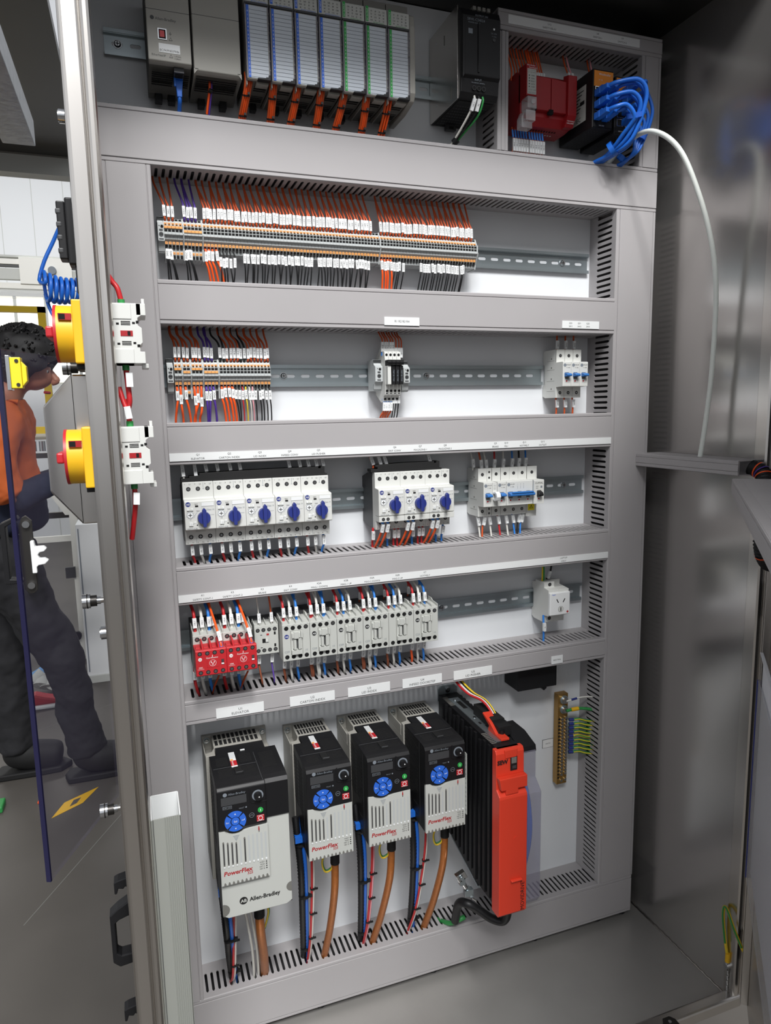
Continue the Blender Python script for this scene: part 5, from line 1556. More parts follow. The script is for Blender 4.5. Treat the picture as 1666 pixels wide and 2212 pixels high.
keypad(r, -16.4, 58, 184)
MB().box(-46, 46, 60, 130, -14, -8, PLC).box(-46, -40, 60, 130, -8, 2, PLC).box(40, 46, 60, 130, -8, 2, PLC).cyl((10, 128, -11), (10, 131, -11), 3, CHROME).obj('earth_bracket', r)

# ---------------------------------------------------------------- cables under the drives
GC = 'cables dropping from the drives'
drv = ((83, -740, 'ELEVATOR', 36, 50, 92, 105, 53, 46), (201.5, -680, 'CARTON INDEX', 160, 176, 219, 212, 182, 181), (299.5, -680, 'LID INDEX', 262, 282, 318, 303, 287, 284), (397.5, -680, 'INFEED DOORSTEP', 358, 379, 417, 405, 386, 372))
for (cx, zt, nm, xb, xbe, xo, xoe, xr_, xre) in drv:
    big = cx < 100
    ro = root('motor_cable', xo, 120, zt, f'thick copper-coloured shielded cable with black sleeve under the {nm} drive', 'cable', GC)
    P0 = [(0, 0, 22), (0, 4, 0), (-1, 6, -38)]
    dx, dz = xoe - xo, -941 - zt
    P1 = [(-1, 6, -34), (0.12 * dx - 1, 0, dz * 0.36), (0.6 * dx, -30, dz * 0.7), (dx, -66, dz - 2), (dx + 1, -74, dz - 22)]
    MB().tube(P0, 8.6 if big else 7.6, BLACKM, 12, 6).obj('heat_shrink_sleeve', ro)
    MB().tube(P1, 7.4 if big else 6.3, COPPER, 12, 7).obj('braided_jacket', ro)
    ro = root('conduit', xb, 112, zt + 14, f'black ribbed conduit with blue wire beside the {nm} drive', 'conduit', GC)
    z1 = -941 - zt - 14
    pts = [(0, -10, 30), (0, 0, 0), (3, 4, -60), ((xbe - xb) * 0.55, -26, z1 * 0.62), (xbe - xb, -66, z1), (xbe - xb, -72, z1 - 22)]
    b = MB()
    sp = smooth(pts, 26)
    b.tube(pts, lambda t: 5.6 + 0.55 * math.sin(t * 420), BLACK, 10, 26)
    b.obj('ribbed_sleeve', ro)
    MB().tube([(p[0] + 9 - 4 * i / 5, p[1] + 2, p[2]) for i, p in enumerate(pts)], 3.2, PATCH, 8, 6).obj('blue_wire', ro)
    MB().cyl((4, 2, 6), (4, 2, -2), 9.5, PATCH, 14).box(-6, 6, 8, 13, -3, 7, PATCH).obj('blue_tie', ro)
    for fz in (0.25, 0.5, 0.74):
        q = sp[int(fz * (len(sp) - 1))]
        MB().cyl((q[0] + 3.5, q[1] + 1, q[2] + 1.2), (q[0] + 3.5, q[1] + 1, q[2] - 1.2), 9.4, BLACKM, 14).box(q[0] + 11, q[0] + 16, q[1] + 2, q[1] + 6, q[2] - 2.4, q[2] + 2.4, BLACKM).obj('black_tie', ro)
    rp = [(xr_, 110, zt + 20), (xr_, 112, zt), (xr_ + (xre - xr_) * 0.1, 110, zt - 70 if not big else zt - 40), (xr_ + (xre - xr_) * .6, 84, (zt - 941) / 2 - 60), (xre, 54, -943), (xre, 48, -962)]
    ro = wire(rp, 2.0, RDW, f'red control wire with black ties under the {nm} drive', GC)
    wire([(p[0] + 3.4, p[1] - 1, p[2]) for p in rp], 1.6, WHW if big or nm != 'LID INDEX' else PKW, f'pale wire twinned with the red one under the {nm} drive', GC)
    sp = smooth(rp, 12)
    for zz in (zt - 22, zt - 84, zt - 146, zt - 200):
        q = min(sp, key=lambda p: abs(p.z - zz))
        if q.z > -925:
            q = q - Vector(rp[0]) + Vector((1.7, -0.5, 0))
            MB().cyl((q.x, q.y, q.z + 1.1), (q.x, q.y, q.z - 1.1), 4.6, BLACKM, 12).box(q.x + 3, q.x + 8, q.y + 1, q.y + 4, q.z - 1, q.z + 1, BLACKM).obj('black_tie', ro)
    MB().cyl((0, 2, 6), (1, 2, -6), 5.4, ZINC, 14).obj('cable_clamp', ro)
    gx = xo - (10 if not big else -14)
    wire([(gx + 2, 126, zt + 6), (gx - 4, 132, zt - 6), (gx - 13, 128, zt - 28), (gx - 8, 124, zt - 50), (xo - 7, 126, zt - 46), (xo - 5, 128, zt - 20), (xo - 4, 126, zt + 4)] if not big else
         [(100, 124, zt + 4), (104, 124, zt - 22), (106, 118, zt - 44), (99, 106, zt - 78), (96, 104, zt - 40), (97, 108, zt)], 1.5, YEW, f'green-yellow earth loop beside the copper cable of the {nm} drive', GC)
    wire([(gx + 3, 125, zt + 6), (gx - 2.4, 130, zt - 6), (gx - 11, 126, zt - 28), (gx - 6.4, 122, zt - 49), (xo - 6, 124, zt - 45)] if not big else [(103, 124, zt + 4), (106.6, 124, zt - 22), (108, 117, zt - 44), (102, 106, zt - 78)], 1.0, GNW, f'green tracer of the earth loop at the {nm} drive', GC)
for i, xx in enumerate((66, 74)):
    wire([(xx, 116, -728), (xx + 1, 118, -748), (xx + 8, 106, -800), (xx + 16, 84, -870), (xx + 20, 56, -943), (xx + 20, 50, -962)], 2.4, WHW, f'white cable under the ELEVATOR drive, {nth(i + 1)} of two', GC)
wire([(212, 130, -676), (220, 142, -684), (232, 140, -682), (240, 130, -664), (243, 118, -650)], 1.7, BLW, 'short black looped cable below the CARTON INDEX drive', GC)
wire([(104, 130, -728), (116, 138, -738), (128, 132, -728), (130, 120, -716)], 1.7, DGREY, 'short grey looped cable below the ELEVATOR drive', GC)

# ---------------------------------------------------------------- red fronted servo drive
r = root('servo_drive', 480, 0, -790, 'tall black servo drive with orange-red front cover, under the LID PUSHER label', 'servo drive')
prof = [(6, 276), (232, 276), (232, -2), (150, -2), (60, 22), (6, 34)]
b = MB().prism('x', prof, -20, 18, BLACK)
for k in range(13):
    d = 24 + 16.5 * k
    zb = 36 - d * 0.17 if d < 150 else 2
    b.box(-24 + 0.4 * (k % 2), -20, d, d + 7.5, max(zb, 0) + 2, 273 - 6 * (k % 3 == 0), BLACK)
for k in range(8):
    b.box(-19, -9, 20 + 5 * k, 22.4 + 5 * k, 275.9, 276.3, SIGN if False else PLCD).box(-20, -11, 176 + 5 * k, 178.4 + 5 * k, 275.9, 276.3, PLCD)
for k in range(14):
    b.box(17.8, 19.6, 20 + 14 * k, 27 + 14 * k, 10, 276, BLACK)
b.obj('housing', r, bev=0.8)
m = MB().box(-11, 8, 30, 212, 276, 277.4, ZINC).box(-4, 4, 48, 80, 277.4, 277.6, HOLE).box(-6, -2, 138, 146, 277.4, 277.6, HOLE).box(0, 4, 152, 160, 277.4, 277.6, HOLE)
m.cyl((-2, 40, 277.4), (-2, 40, 279), 4, CHROME, 12).cyl((-3, 120, 277.4), (-3, 120, 278.6), 3, CHROME, 12).cyl((1, 176, 277.4), (1, 176, 278.6), 3, CHROME, 12)
m.obj('metal_top_plate', r, bev=0.3)
l = MB().prism('d', [(-20, 262), (20, 262), (20, 286), (14, 291), (-14, 291), (-20, 286)], 0.6, 3, ZINC).disc(0, 281, 3.1, 4.6, HOLE, 16)
l.obj('mounting_lug', r, bev=0.3)
MB().cyl((0, 3, 285), (0, 7, 285), 4.6, CHROME, 14, 3.4).obj('mounting_screw', r)
c = MB().box(2, 24, 106, 176, 276, 296, BLACKM).box(2, 26, 172, 196, 276, 292, BLACKM)
for k in range(3):
    c.box(4, 22, 110 + 20 * k, 124 + 20 * k, 295.8, 296.2, HOLE)
c.obj('power_plug', r, bev=0.8)
v = MB().prism('x', [(168, 277), (214, 277), (214, 281), (196, 281), (176, 292), (150, 300), (148, 297), (172, 286)], -3, 12, SEWR)
v.obj('red_release_lever', r, bev=0.8)
MB().cyl((8, 196, 281), (8, 196, 287), 4.4, BLACK, 16).obj('lever_button', r)
f = MB().prism('x', [(226, 276), (236, 276), (239, 270), (240, 212), (250, 204), (251, 200), (251, 0), (246, -6), (226, -6)], -26, 24, SEWR)
f.prism('d', [(-12, 276), (12, 276), (10, 262), (-10, 262)], 238, 241, SEWR)
f.prism('d', [(-26, 234), (24, 234), (24, 214), (8, 214), (8, 206), (-14, 206), (-14, 214), (-22, 214)], 240, 250.5, SEWR)
f.prism('x', [(251, 60), (256, 59), (256, 56.5), (251, 56)], -6, 14, SEWR).cyl((3, 251, 130), (3, 251.6, 130), 3.2, SEWR, 18)
f.obj('red_front_cover', r, bev=1.2)
t = MB().text('SEW', -15, 240.6, 257, 6.8, INK, bold=0.04, wid=0.95).text('MOVIDRIVE', 16, 251.5, 26, 6.8, INK, u=(0, 0, 1), v=(-1, 0, 0))
t.text('®', 14, 251.5, 52, 3, INK, u=(0, 0, 1), v=(-1, 0, 0))
t.obj('cover_print', r)
MB().box(-1, 11, 239.5, 240.6, 240, 263, HOLE).box(0.5, 9.5, 240.6, 241.2, 252, 262, PLCD).box(2, 9, 240.6, 241, 243, 248, DGREY).obj('display_window', r, bev=0.3)
MB().prism('x', [(160, 262), (222, 262), (226, 258), (226, 212), (244, 196), (244, 8), (236, -4), (160, -4)], 27, 54, SMOKE).obj('clear_side_cover', r, bev=0.8)
MB().prism('x', [(150, 276), (190, 276), (224, 266), (226, 256), (150, 256)], 24, 55, BLACK).prism('x', [(60, 270), (168, 270), (168, 0), (60, 10)], 24, 50, BLACK).obj('side_housing', r, bev=0.8)
b = MB()
for k in range(3):
    b.tube([(36 + 4 * k, 196, 200), (38 + 4 * k, 214, 180), (40 + 4 * k, 222, 120), (36 + 4 * k, 216, 60), (32, 208, 16)], 3.2, PATCH, 8, 6)
b.obj('inner_blue_wires', r)
MB().tube([(34, 204, 60), (36, 214, 40), (34, 206, 10)], 3.0, GNW, 8, 5).obj('inner_green_wire', r)
for i, (c, cn, dx) in enumerate(((RDW, 'red', -8), (WHW, 'white', -4), (BLW, 'black', -1), (YEW, 'yellow-green', 3))):
    wire([(478 + dx, 50, ZF0 + 4), (479 + dx, 60, ZF0 - 8), (484 + dx, 96, -478), (492 + dx * 0.6, 128, -480), (497 + dx * .5, 150, -492), (497 + dx * .5, 160, -504)], 2.0, c, f'{cn} supply wire arching into the black plug of the servo drive', 'supply wires of the servo drive')
# clamp, conduit and green wire below it
k = MB().prism('x', [(40, 10), (150, -20), (150, -24), (40, 6)], -12, 12, ZINC)
k.obj('shield_plate', r, bev=0.3)
o = MB().prism('d', [(-10, 8), (6, 14), (12, 2), (-4, -6)], -4, 5, CHROME).cyl((4, 0, -8), (10, 0, -20), 4.5, CHROME, 12).box(-2, 8, -5, 5, -12, 2, ZINC).cyl((0, 6, 4), (0, 9, 4), 3.4, ZINC, 12)
o.obj('shield_clamp', at=(434, 150, -786), lab='loose metal shield clamp left below the servo drive', cat='clamp', bev=0.5)
o = MB().cyl((0, 0, 6), (8, 2, -10), 5, ZINC, 12).box(-6, 10, -4, 6, -8, 4, ZINC).cyl((6, 6, -10), (14, 6, -18), 3, CHROME, 10)
o.obj('shield_clamp', at=(452, 140, -822), lab='metal clamp holding the black cable below the servo drive', cat='clamp', bev=0.5)
wire([(452, 90, -918), (446, 118, -862), (452, 138, -848), (470, 148, -858), (490, 160, -872), (506, 172, -872), (510, 180, -850), (502, 190, -806), (500, 192, -792)], 7.6, BLACK, 'black sheathed cable curving up into the bottom of the servo drive', None, cat='cable', name='sheathed_cable', n=12, sub=8)
MB().cyl((0, 0, 0), (2, 0, 20), 5.5, CHROME, 14).obj('cable_gland', at=(497, 186, -812), lab='small metal gland under the orange-red front cover', cat='cable gland')
wire([(440, 40, -950), (446, 70, -936), (452, 84, -926), (462, 92, -916), (470, 92, -914)], 4.5, GNW, 'green wire hump in the duct below the servo drive', None)

# ---------------------------------------------------------------- black terminal box, earth bar
b = MB().box(603, 688, 0, 52, -513, -462, BLACK)
b.v = [(p[0] - 645, p[1], p[2] + 487) for p in b.v]
r = root('terminal_box', 645, 0, -487, 'small black terminal box tucked under the NEUTRAL label', 'terminal box')
b.obj('box_body', r, bev=1.5)
MB().prism('d', [(10, -26), (22, -26), (22, -29), (16, -33)], 36, 50, BLACK).obj('release_tab', r, bev=0.5)
r = root('earth_bar', 725.5, 0, -741, 'brass earth bar with two rows of screws beside the EARTH label', 'earth bar')
b = MB().box(-12, 11, 6, 20, 0, 192, BRASS).box(-8, 8, 0, 6, 4, 16, BLACK).box(-8, 8, 0, 6, 172, 184, BLACK)
for i in range(18):
    b.cyl((-8.5, 20, 14 + 7.4 * i), (-8.5, 20.2, 14 + 7.4 * i), 2.2, HOLE, 10)
b.obj('brass_bar', r, bev=0.4)
for i in range(18):
    for x in (-2.6, 6.4):
        z = (8 if i == 0 else 14 + 7.4 * i) + (1.5 if x > 0 else 0)
        MB().cyl((x, 20, z), (x, 23, z), 2.9, CHROME, 12).box(x - 2, x + 2, 23, 23.1, z - .4, z + .4, HOLE).obj('clamp_screw', r)
for z in (180, 160):
    MB().cyl((1, 20, z), (1, 22, z), 9, ZINC, 22).cyl((1, 22, z), (1, 28, z), 6.5, CHROME, 6).obj('stud_bolt', r)
for i in range(9):
    z = -604 - 8.6 * i
    c = (GNW, GNW, GNW, GNW, YEW, GNW, GNW, GNW, GNW)[i]
    o = wire([(737, 24, z), (744, 26, z), (756, 30, z + 1), (770, 34, z - 3), (786, 40, z - 5)], 2.6, c, f'green-yellow earth wire with dark blue sleeve on the brass bar, {nth(i + 1)} from the top', 'earth wires on the brass bar', ferr=((737, 24, z), (746, 26.3, z), NAVY))
    MB().tube([(10, 5, 0.4), (20, 8.4, 1.4), (33, 12.4, -2.6), (48, 18, -4.6)], 1.1, YEW if c == GNW else GNW, 6, 4).obj('tracer_stripe', o)
o = wire([(728, 28, -562), (748, 30, -558), (764, 34, -556), (782, 40, -556)], 1.6, WHW, 'pale wire with dark blue lug on the upper stud of the brass bar', 'earth wires on the brass bar', ferr=((738, 29, -560), (750, 30.4, -558), NAVY))
o = wire([(728, 28, -582), (748, 31, -579), (766, 36, -580), (786, 42, -584)], 3.0, GNW, 'green wire with yellow lug on the lower stud of the brass bar', 'earth wires on the brass bar', ferr=((738, 29.6, -580.4), (753, 32, -579), YEL))
# wires seen through the side slots of the right duct
for i, (x, d, z0, z1, c, cn) in enumerate(((800, 44, -60, 352, ORWS, 'orange'), (806, 36, -40, 350, ORWS, 'orange'), (812, 50, -260, 350, BLW, 'black'), (802, 52, -500, -270, ORWS, 'orange'), (808, 40, -900, -430, PATCH, 'blue'), (815, 46, -900, -200, ORWS, 'orange'), (803, 30, -900, -560, BLW, 'black'))):
    wire([(x, d, z0), (x + 3, d + 2, z0 * .7 + z1 * .3), (x - 2, d - 2, z0 * .35 + z1 * .65), (x + 1, d, z1)], 2.2, c, f'{cn} wire inside the tall right duct, seen through its slots ({nth(i + 1)})' if False else f'{cn} wire running inside the tall right duct, behind its slots', 'wires inside the right duct', sub=4)
# ---------------------------------------------------------------- isolators through the left door wall
GI = 'yellow and red isolator switches'


def isolator(zc, lab):
    r = root('isolator_switch', -75, 270, zc, lab, 'isolator switch', GI)
    # white switch body on the inner side (+x), seen from its front edge
    b = MB().prism('d', [(16, 33), (46, 33), (46, 20), (42, 17), (42, 9), (46, 6), (46, -10), (43, -13), (43, -20), (48, -20), (48, -33), (16, -33)], -22, 22, WHITE)
    b.box(16, 35.5, -23, 23, 15.6, 32, WHITE).box(16, 36, -23, 23, -33, -17, WHITE).box(40.8, 51, -22, 22, 20, 33, WHITE).box(47, 50.5, -16, 16, 33, 39, WHITE).box(44, 51, -16, 16, -38, -33, WHITE)
    b.obj('switch_body', r, bev=0.5)
    h = MB()
    for s in (1, -1):
        for k in range(3):
            h.box(24, 34, 22.0, 22.3, s * 11 - 1.9 + 1.7 * k, s * 11 - 1.0 + 1.7 * k, HOLE)
        h.box(19, 22, 22, 22.3, s * 11 - 1.6, s * 11 + 0.6, HOLE).box(36, 39, 22, 22.3, s * 11 - 0.6, s * 11 + 1.6, HOLE)
    h.box(40, 43, 22, 22.3, 11, 14, HOLE).box(40, 43, 22, 22.3, -15, -12, HOLE)
    h.obj('vent_slots', r)
    MB().box(23, 36, 22, 22.5, -3, 3, DRED).box(30.5, 33.5, 22.5, 22.7, -2.4, 2.4, HOLE).obj('indicator_window', r)
    # yellow plate, barrel and red knob on the outer side (-x)
    MB().box(-25, -13, -33, 33, -34, 34, YEL).obj('yellow_plate', r, bev=1.5)
    y = MB().cyl((-42, 0, 0), (-25, 0, 0), 31, YEL, 40)
    yo = y.obj('yellow_barrel', r, bev=1.2)
    MB().box(-39, -26, 24, 31.6, 12, 19, DRED).box(-38.4, -32, 31.0, 31.8, 12.6, 18.4, HOLE).obj('padlock_slot', yo)
    MB().cyl((-45, 0, 0), (-42, 0, 0), 31.4, RED, 40).obj('red_ring', yo, bev=0.8)
    MB().prism('x', [(-26, -6), (26, -6), (26, 6), (-26, 6)], -53, -45, RED).obj('red_grip', r, bev=2.0)
    MB().box(-25, -13, -30, 20, -40, -34, BLACK).obj('gasket', r, bev=0.8)
    for zz, m in ((37, GNW), (-38, GNW)):
        MB().cyl((26, 6, zz - 4 if zz > 0 else zz + 4), (26, 6, zz + 2 if zz > 0 else zz - 2), 3.9, m, 14).obj('green_boot', r)
    return r


isolator(109, 'upper yellow isolator with red grip and white switch body through the door post')
isolator(-28, 'lower yellow isolator with red grip and white switch body through the door post')
GR = 'red wires of the isolators'
wire([(-49, 276, 146), (-52, 276, 160), (-57, 272, 168), (-61, 264, 176)], 3.0, RDW, 'red wire entering the top of the upper isolator', GR)
wire([(-49, 276, 72), (-48, 276, 52), (-47.5, 276, 34), (-50, 272, 27), (-53, 270, 36)], 3.2, RDW, 'red looped wire under the upper isolator', GR, ((-46, 281, 66), (-46, 281, 50)), '')
wire([(-49, 276, 8), (-51, 276, 22), (-55, 272, 36), (-58, 268, 50)], 3.0, RDW, 'red wire entering the top of the lower isolator', GR, ((-49, 281, 14), (-51, 281, 28)), '')
wire([(-49, 276, -66), (-49, 276, -84), (-52, 270, -106), (-56, 262, -130)], 3.0, RDW, 'red wire leaving the bottom of the lower isolator', GR, ((-47, 281, -72), (-48, 281, -86)), '')

# pale ribbed trunking on the inner face of the left wall, open at its top
r = root('ribbed_trunking', -40, 240, -1030, 'pale grey ribbed trunking with open white top, low beside the door post', 'cable trunking')
H = -476 + 1030
b = MB().box(-18, -16.6, 0, 56, 0, H, SIGN).box(16, 17.4, 0, 56, 0, H, SIGN).box(-18, 17.4, 0, 1.4, 0, H, SIGN)
for k in range(14):
    b.box(17.4, 17.9, 4 + 3.6 * k, 6 + 3.6 * k, 0, H - 0.3, TRUNK)
b.obj('trunking_body', r, bev=0.2)
c = MB().box(-18.3, 17.8, 54.6, 56, 0, H - 2, TRUNK)
for k in range(8):
    c.cyl((-1.5 + 2.5 * k, 56, 0), (-1.5 + 2.5 * k, 56, H - 2), 0.75, TRUNK, 8)
c.box(-18.3, -16.8, 56, 57, 0, H - 2, TRUNK).box(-15.8, -15.2, 56, 56.8, 0, H - 2, DGREY)
c.obj('ribbed_lid', r, bev=0.2)

# ---------------------------------------------------------------- trunking and conduit on the right
r = root('wall_trunking', 863, 78, -94, 'short grey slotted trunking on the reflective right wall, receiving the pale cable', 'cable trunking')
L = 236
b = MB().box(-27, 26, 0, L, 0, 1.5, DUCT).box(-27, -25.5, 0, L, 0, 24, DUCT).box(24.5, 26, 0, L, 0, 24, DUCT)
n = int(L / 10)
b.box(-27, -17, 0, L, 22.4, 24, DUCT).box(19, 26, 0, L, 22.4, 24, DUCT)
for k in range(n + 1):
    b.box(-17, 19, 10 * k, min(10 * k + 5.6, L), 22.4, 24, DUCT)
b.obj('slotted_base', r, bev=0.2)
MB().prism('d', [(-27, 0), (-28.5, 1), (-28.5, 6), (-27.5, 6.4), (-28.8, 7), (-28.8, 17), (-27.5, 17.6), (-28.5, 18), (-28.5, 23), (-27, 24)], 0, L, DUCT).obj('cover', r, bev=0.2)
r = root('flexible_conduit', 866, 314, -82, 'black ribbed conduit linking wall trunking and door trunking, with coloured rings', 'conduit')
pts = [(0, -4, 0), (2, 16, -8), (-10, 34, -34), (-24, 46, -76), (-32, 52, -108), (-22, 50, -132), (-6, 46, -144), (8, 46, -140)]
MB().tube(pts, lambda t: 11.6 + 1.2 * math.sin(t * 260), BLACK, 14, 24).obj('ribbed_sleeve', r)
q = smooth(pts, 10)
for k, m in ((6, ORW), (9, PUR), (12, ORW), (47, ORW)):
    MB().cyl(q[k], q[k] + (q[k + 1] - q[k]).normalized() * 2.2, 13.4, m, 18, caps=False).obj('coloured_ring', r)

# right door, open towards the viewer
ang = math.atan2(-0.805, -0.753)
DR = root('cabinet_door', 905, 325, 0, 'open stainless cabinet door at the right edge carrying trunking and papers', 'door', rz=ang)
# local x runs along the door from its hinge, local d towards its inner side
MB().box(6, 820, -30, -2, -1020, 640, STEEL).obj('door_leaf', DR, bev=1.5)
MB().box(4, 22, -2, 4, -1010, 630, BLACKM).obj('door_gasket', DR)
MB().box(24, 34, -2, 10, -1010, 630, STEEL).obj('return_flange', DR, bev=1)
for z in (-300, -930):
    MB().cyl((0, -4, z - 30), (0, -4, z + 30), 6, STEEL, 14).box(0, 26, -6, -2, z - 28, z + 28, STEELD).obj('hinge', DR)
sa, ca = math.sin(ang), math.cos(ang)


def on_door(s, o, z):
    """point s along the door, o in front of its inner face (mm)"""
    return (905 - 0.753 * s - 0.805 * o, 325 + 0.805 * s - 0.753 * o, z)


p = on_door(175, 0, -105)
r = root('door_trunking', p[0], p[1], p[2], 'pale grey slotted trunking on the open right door', 'cable trunking', rz=ang)
b = MB().box(0, 640, 0, 1.5, 0, 22, DUCT).box(0, 640, 0, 12, 20.4, 22, DUCT).box(0, 640, 64, 74, 20.4, 22, DUCT).box(0, 640, 0, 74, 0, 1.5, DUCT)
for k in range(100):
    b.box(6.4 * k, 6.4 * k + 4.2, 12, 64, 20.4, 22, DUCT)
b.box(0, 640, 12, 64, 14, 14.5, DUCTIN)  # dark sheet painted as the shade behind the slots
b.obj('slotted_base', r, bev=0.2)
MB().prism('x', [(72, 0), (75, 0.6), (75, 4), (74, 4.4), (75.4, 5), (75.4, 17), (74, 17.6), (75, 18), (75, 21.4), (72, 22)], 0, 640, DUCT).obj('cover', r, bev=0.3)
p = on_door(110, 4, -690)
r = root('document_pocket', p[0], p[1], p[2], 'clear pocket of white paper sheets on the open right door', 'document pocket', rz=ang)
MB().box(20, 420, 8, 14, 0, 330, PAPER).prism('x', [(8, 330), (14, 330), (20, 352), (16, 352)], 30, 300, PAPER).obj('paper_sheets', r)
MB().box(0, 440, 16, 18, -20, 300, FROST).box(0, 6, 0, 18, -20, 300, SMOKE).obj('clear_front', r, bev=0.5)
MB().box(0, 6, 17.5, 19, -20, 300, NAVY).obj('blue_edge', r)
# earth strap
o = wire([(886, 302, -958), (884, 297, -930), (882, 291, -885), (882, 292, -864), (880, 302, -864), (878, 318, -884), (884, 332, -914), (895, 338, -938)], 2.7, YEW, 'yellow-green earth strap looping from right wall to door', None, cat='earth strap', name='earth_strap', n=9, sub=6)
MB().tube([(-4.6, -3.6, 28), (-6.6, -9.6, 73), (-6.6, -8.6, 95.5), (-8.6, 1.4, 95.5), (-10.6, 17.4, 75), (-4.6, 31, 46)], 1.5, GNW, 6, 6).obj('green_tracer', o)
MB().cyl((0, 0, 10), (0.4, -1, -8), 4.2, YEL, 14).obj('yellow_lug_sleeve', o)
MB().cyl((7, 35, 26), (9.5, 36.5, 10), 4.4, YEL, 14).obj('yellow_lug_sleeve', o)
MB().cyl((-0.5, -1, -8), (-0.5, -1, -18), 3, CHROME, 10).cyl((-4, -1, -16), (3, -1, -16), 5.4, CHROME, 6).cyl((9.5, 36, 10), (10, 36, 0), 3, CHROME, 10).cyl((6, 36, 1), (13, 36, 1), 5, CHROME, 6).obj('lug_bolt', o)
b = MB()
for k in range(9):
    b.cyl((0.8 * (k % 2), 0, -k * 5), (0.8 * (k % 2), 0, -k * 5 - 4.4), 1.7, CHROME, 8)
b.obj('bead_chain', at=(885, 304, -980), lab='short bead chain hanging below the earth strap lug', cat='chain')

# ---------------------------------------------------------------- fittings on the outside of the left wall
r = root('outer_hood', -91, 202, -20, 'stainless hood with sloped top and bottom, left of the door post', 'hood')
h = MB().prism('d', [(0, 87), (-20, 87), (-20, -92), (0, -92)], 0, 32, STEEL)
hv = [(-20, 32, 87), (-54, 20, 50), (-54, 20, -52), (-20, 32, -92), (-20, 0, 87), (-54, 0, 50), (-54, 0, -52), (-20, 0, -92)]
h.add(hv, [(0, 1, 2, 3), (7, 6, 5, 4), (0, 4, 5, 1), (1, 5, 6, 2), (2, 6, 7, 3)], STEEL)
h.obj('folded_hood', r, bev=2)
r = root('swing_handle', -91, 250, 222, 'black swing handle on the outer wall above the yellow isolators', 'handle')
MB().box(-10, 0, -12, 14, -36, 36, BLACK).obj('handle_base', r, bev=2)
g = MB().box(-19, -10, -10, 12, -30, 32, BLACK)
for k in range(4):
    g.box(-20, -14, 6, 12.6, -24 + 14 * k, -18 + 14 * k, DGREY)
g.obj('ribbed_grip', r, bev=1.5)
MB().box(-4, 0, -10, 10, -66, -36, BLACK).obj('lower_tab', r, bev=1)
r = root('pull_handle', -91, 260, -645, 'black angular pull handle low on the outer wall', 'handle')
MB().prism('d', [(0, 48), (-15, 40), (-25, 32), (-25, -34), (-17, -42), (0, -40), (0, -26), (-14, -26), (-19, -22), (-19, 20), (-14, 24), (0, 28)], -9, 9, BLACK).obj('handle_bow', r, bev=1.5)
for z, s in ((-575, 'above'), (-758, 'below')):
    MB().prism('d', [(0, 10), (-12, 8), (-17, 6), (-17, -10), (-14, -10), (-12, -3), (-6, -5), (-4, -2), (0, -4)], -8, 8, BLACK).obj('cable_hook', at=(-91, 260, z), lab=f'small black cable hook {s} the pull handle on the outer wall', cat='hook', grp='black hooks on the outer wall', bev=1)
for z, s in ((346, 'near the top'), (-246, 'between the upright knobs')):
    MB().cyl((1, 0, 0), (-9, 0, 0), 8, CHROME, 6).cyl((-9, 0, 0), (-10, 0, 0), 6, CHROME, 16).obj('hex_bolt', at=(-91, 250, z), lab=f'hexagon bolt head on the outer wall {s} of the post' if 'top' in s else 'hexagon bolt head on the outer wall low on the post', cat='bolt', grp='hexagon bolts on the outer wall')

# clear guard on three stand-offs
SD = Vector((0.386, -0.922))           # guard direction in (x, d): away from the viewer


def guard(s, o=0.0):
    q = Vector((-130, 152)) + SD * s + Vector((-SD.y, SD.x)).normalized() * -o
    return (q.x, q.y)


r = root('clear_guard', -130, 152, 0, 'tinted clear guard sheet standing off the left wall, in front of the person', 'guard')


def loc(s, o):
    q = guard(s, o)
    return (q[0] + 130, q[1] - 152)


def slab(s0, s1, o0, o1, z0, z1, m):
    b = MB().prism('z', [loc(s0, o0), loc(s1, o0), loc(s1, o1), loc(s0, o1)], z0, z1, m)
    return b


slab(-123, 72, 0, 5, -548, 93, CLEAR).obj('clear_sheet', r)
slab(-126, -123, -0.3, 5.3, -548, 93, CLEARE).obj('tinted_edge', r)
p = loc(-112, -6)
b = MB().prism('z', [(p[0] - 2, p[1] - 8), (p[0] + 9, p[1] - 8), (p[0] + 9, p[1] + 8), (p[0] - 2, p[1] + 8)], 50, 84, LYEL).prism('d', [(p[0] + 9, 52), (p[0] + 14, 58), (p[0] + 14, 74), (p[0] + 9, 80)], p[1] - 6, p[1] + 6, LYEL)
b.cyl((p[0] + 5, p[1] + 8, 80), (p[0] + 5, p[1] + 9, 80), 2, STEELD, 10).cyl((p[0] + 5, p[1] + 8, 54), (p[0] + 5, p[1] + 9, 54), 2, STEELD, 10)
b.obj('yellow_interlock', r, bev=0.8)
MB().prism('z', [(p[0] - 6, p[1] - 9), (p[0] - 2, p[1] - 9), (p[0] - 2, p[1] + 9), (p[0] - 6, p[1] + 9)], 48, 86, CHROME).obj('mounting_strip', r, bev=0.4)
p = loc(-114, -5)
x, d = p
MB().prism('d', [(x - 8, -180), (x - 3, -186), (x + 2, -186), (x + 6, -182), (x + 6, -100), (x, -94), (x - 4, -96), (x - 8, -104)], d - 3, d, STEELD).cyl((x, d, -104), (x, d + 4, -104), 4, CHROME, 12).cyl((x, d, -176), (x, d + 4, -176), 4, CHROME, 12).obj('latch_plate', r, bev=0.5)
MB().prism('d', [(x + 3, -123), (x + 7, -123), (x + 8, -130), (x + 17, -130), (x + 20, -133), (x + 17, -136), (x + 12, -137), (x + 10, -140), (x + 12, -144), (x + 17, -144), (x + 21, -147), (x + 17, -151), (x + 10, -152), (x + 8, -154), (x + 8, -161), (x + 3, -161)], d, d + 8, SIGN).obj('white_latch_fork', r, bev=1)
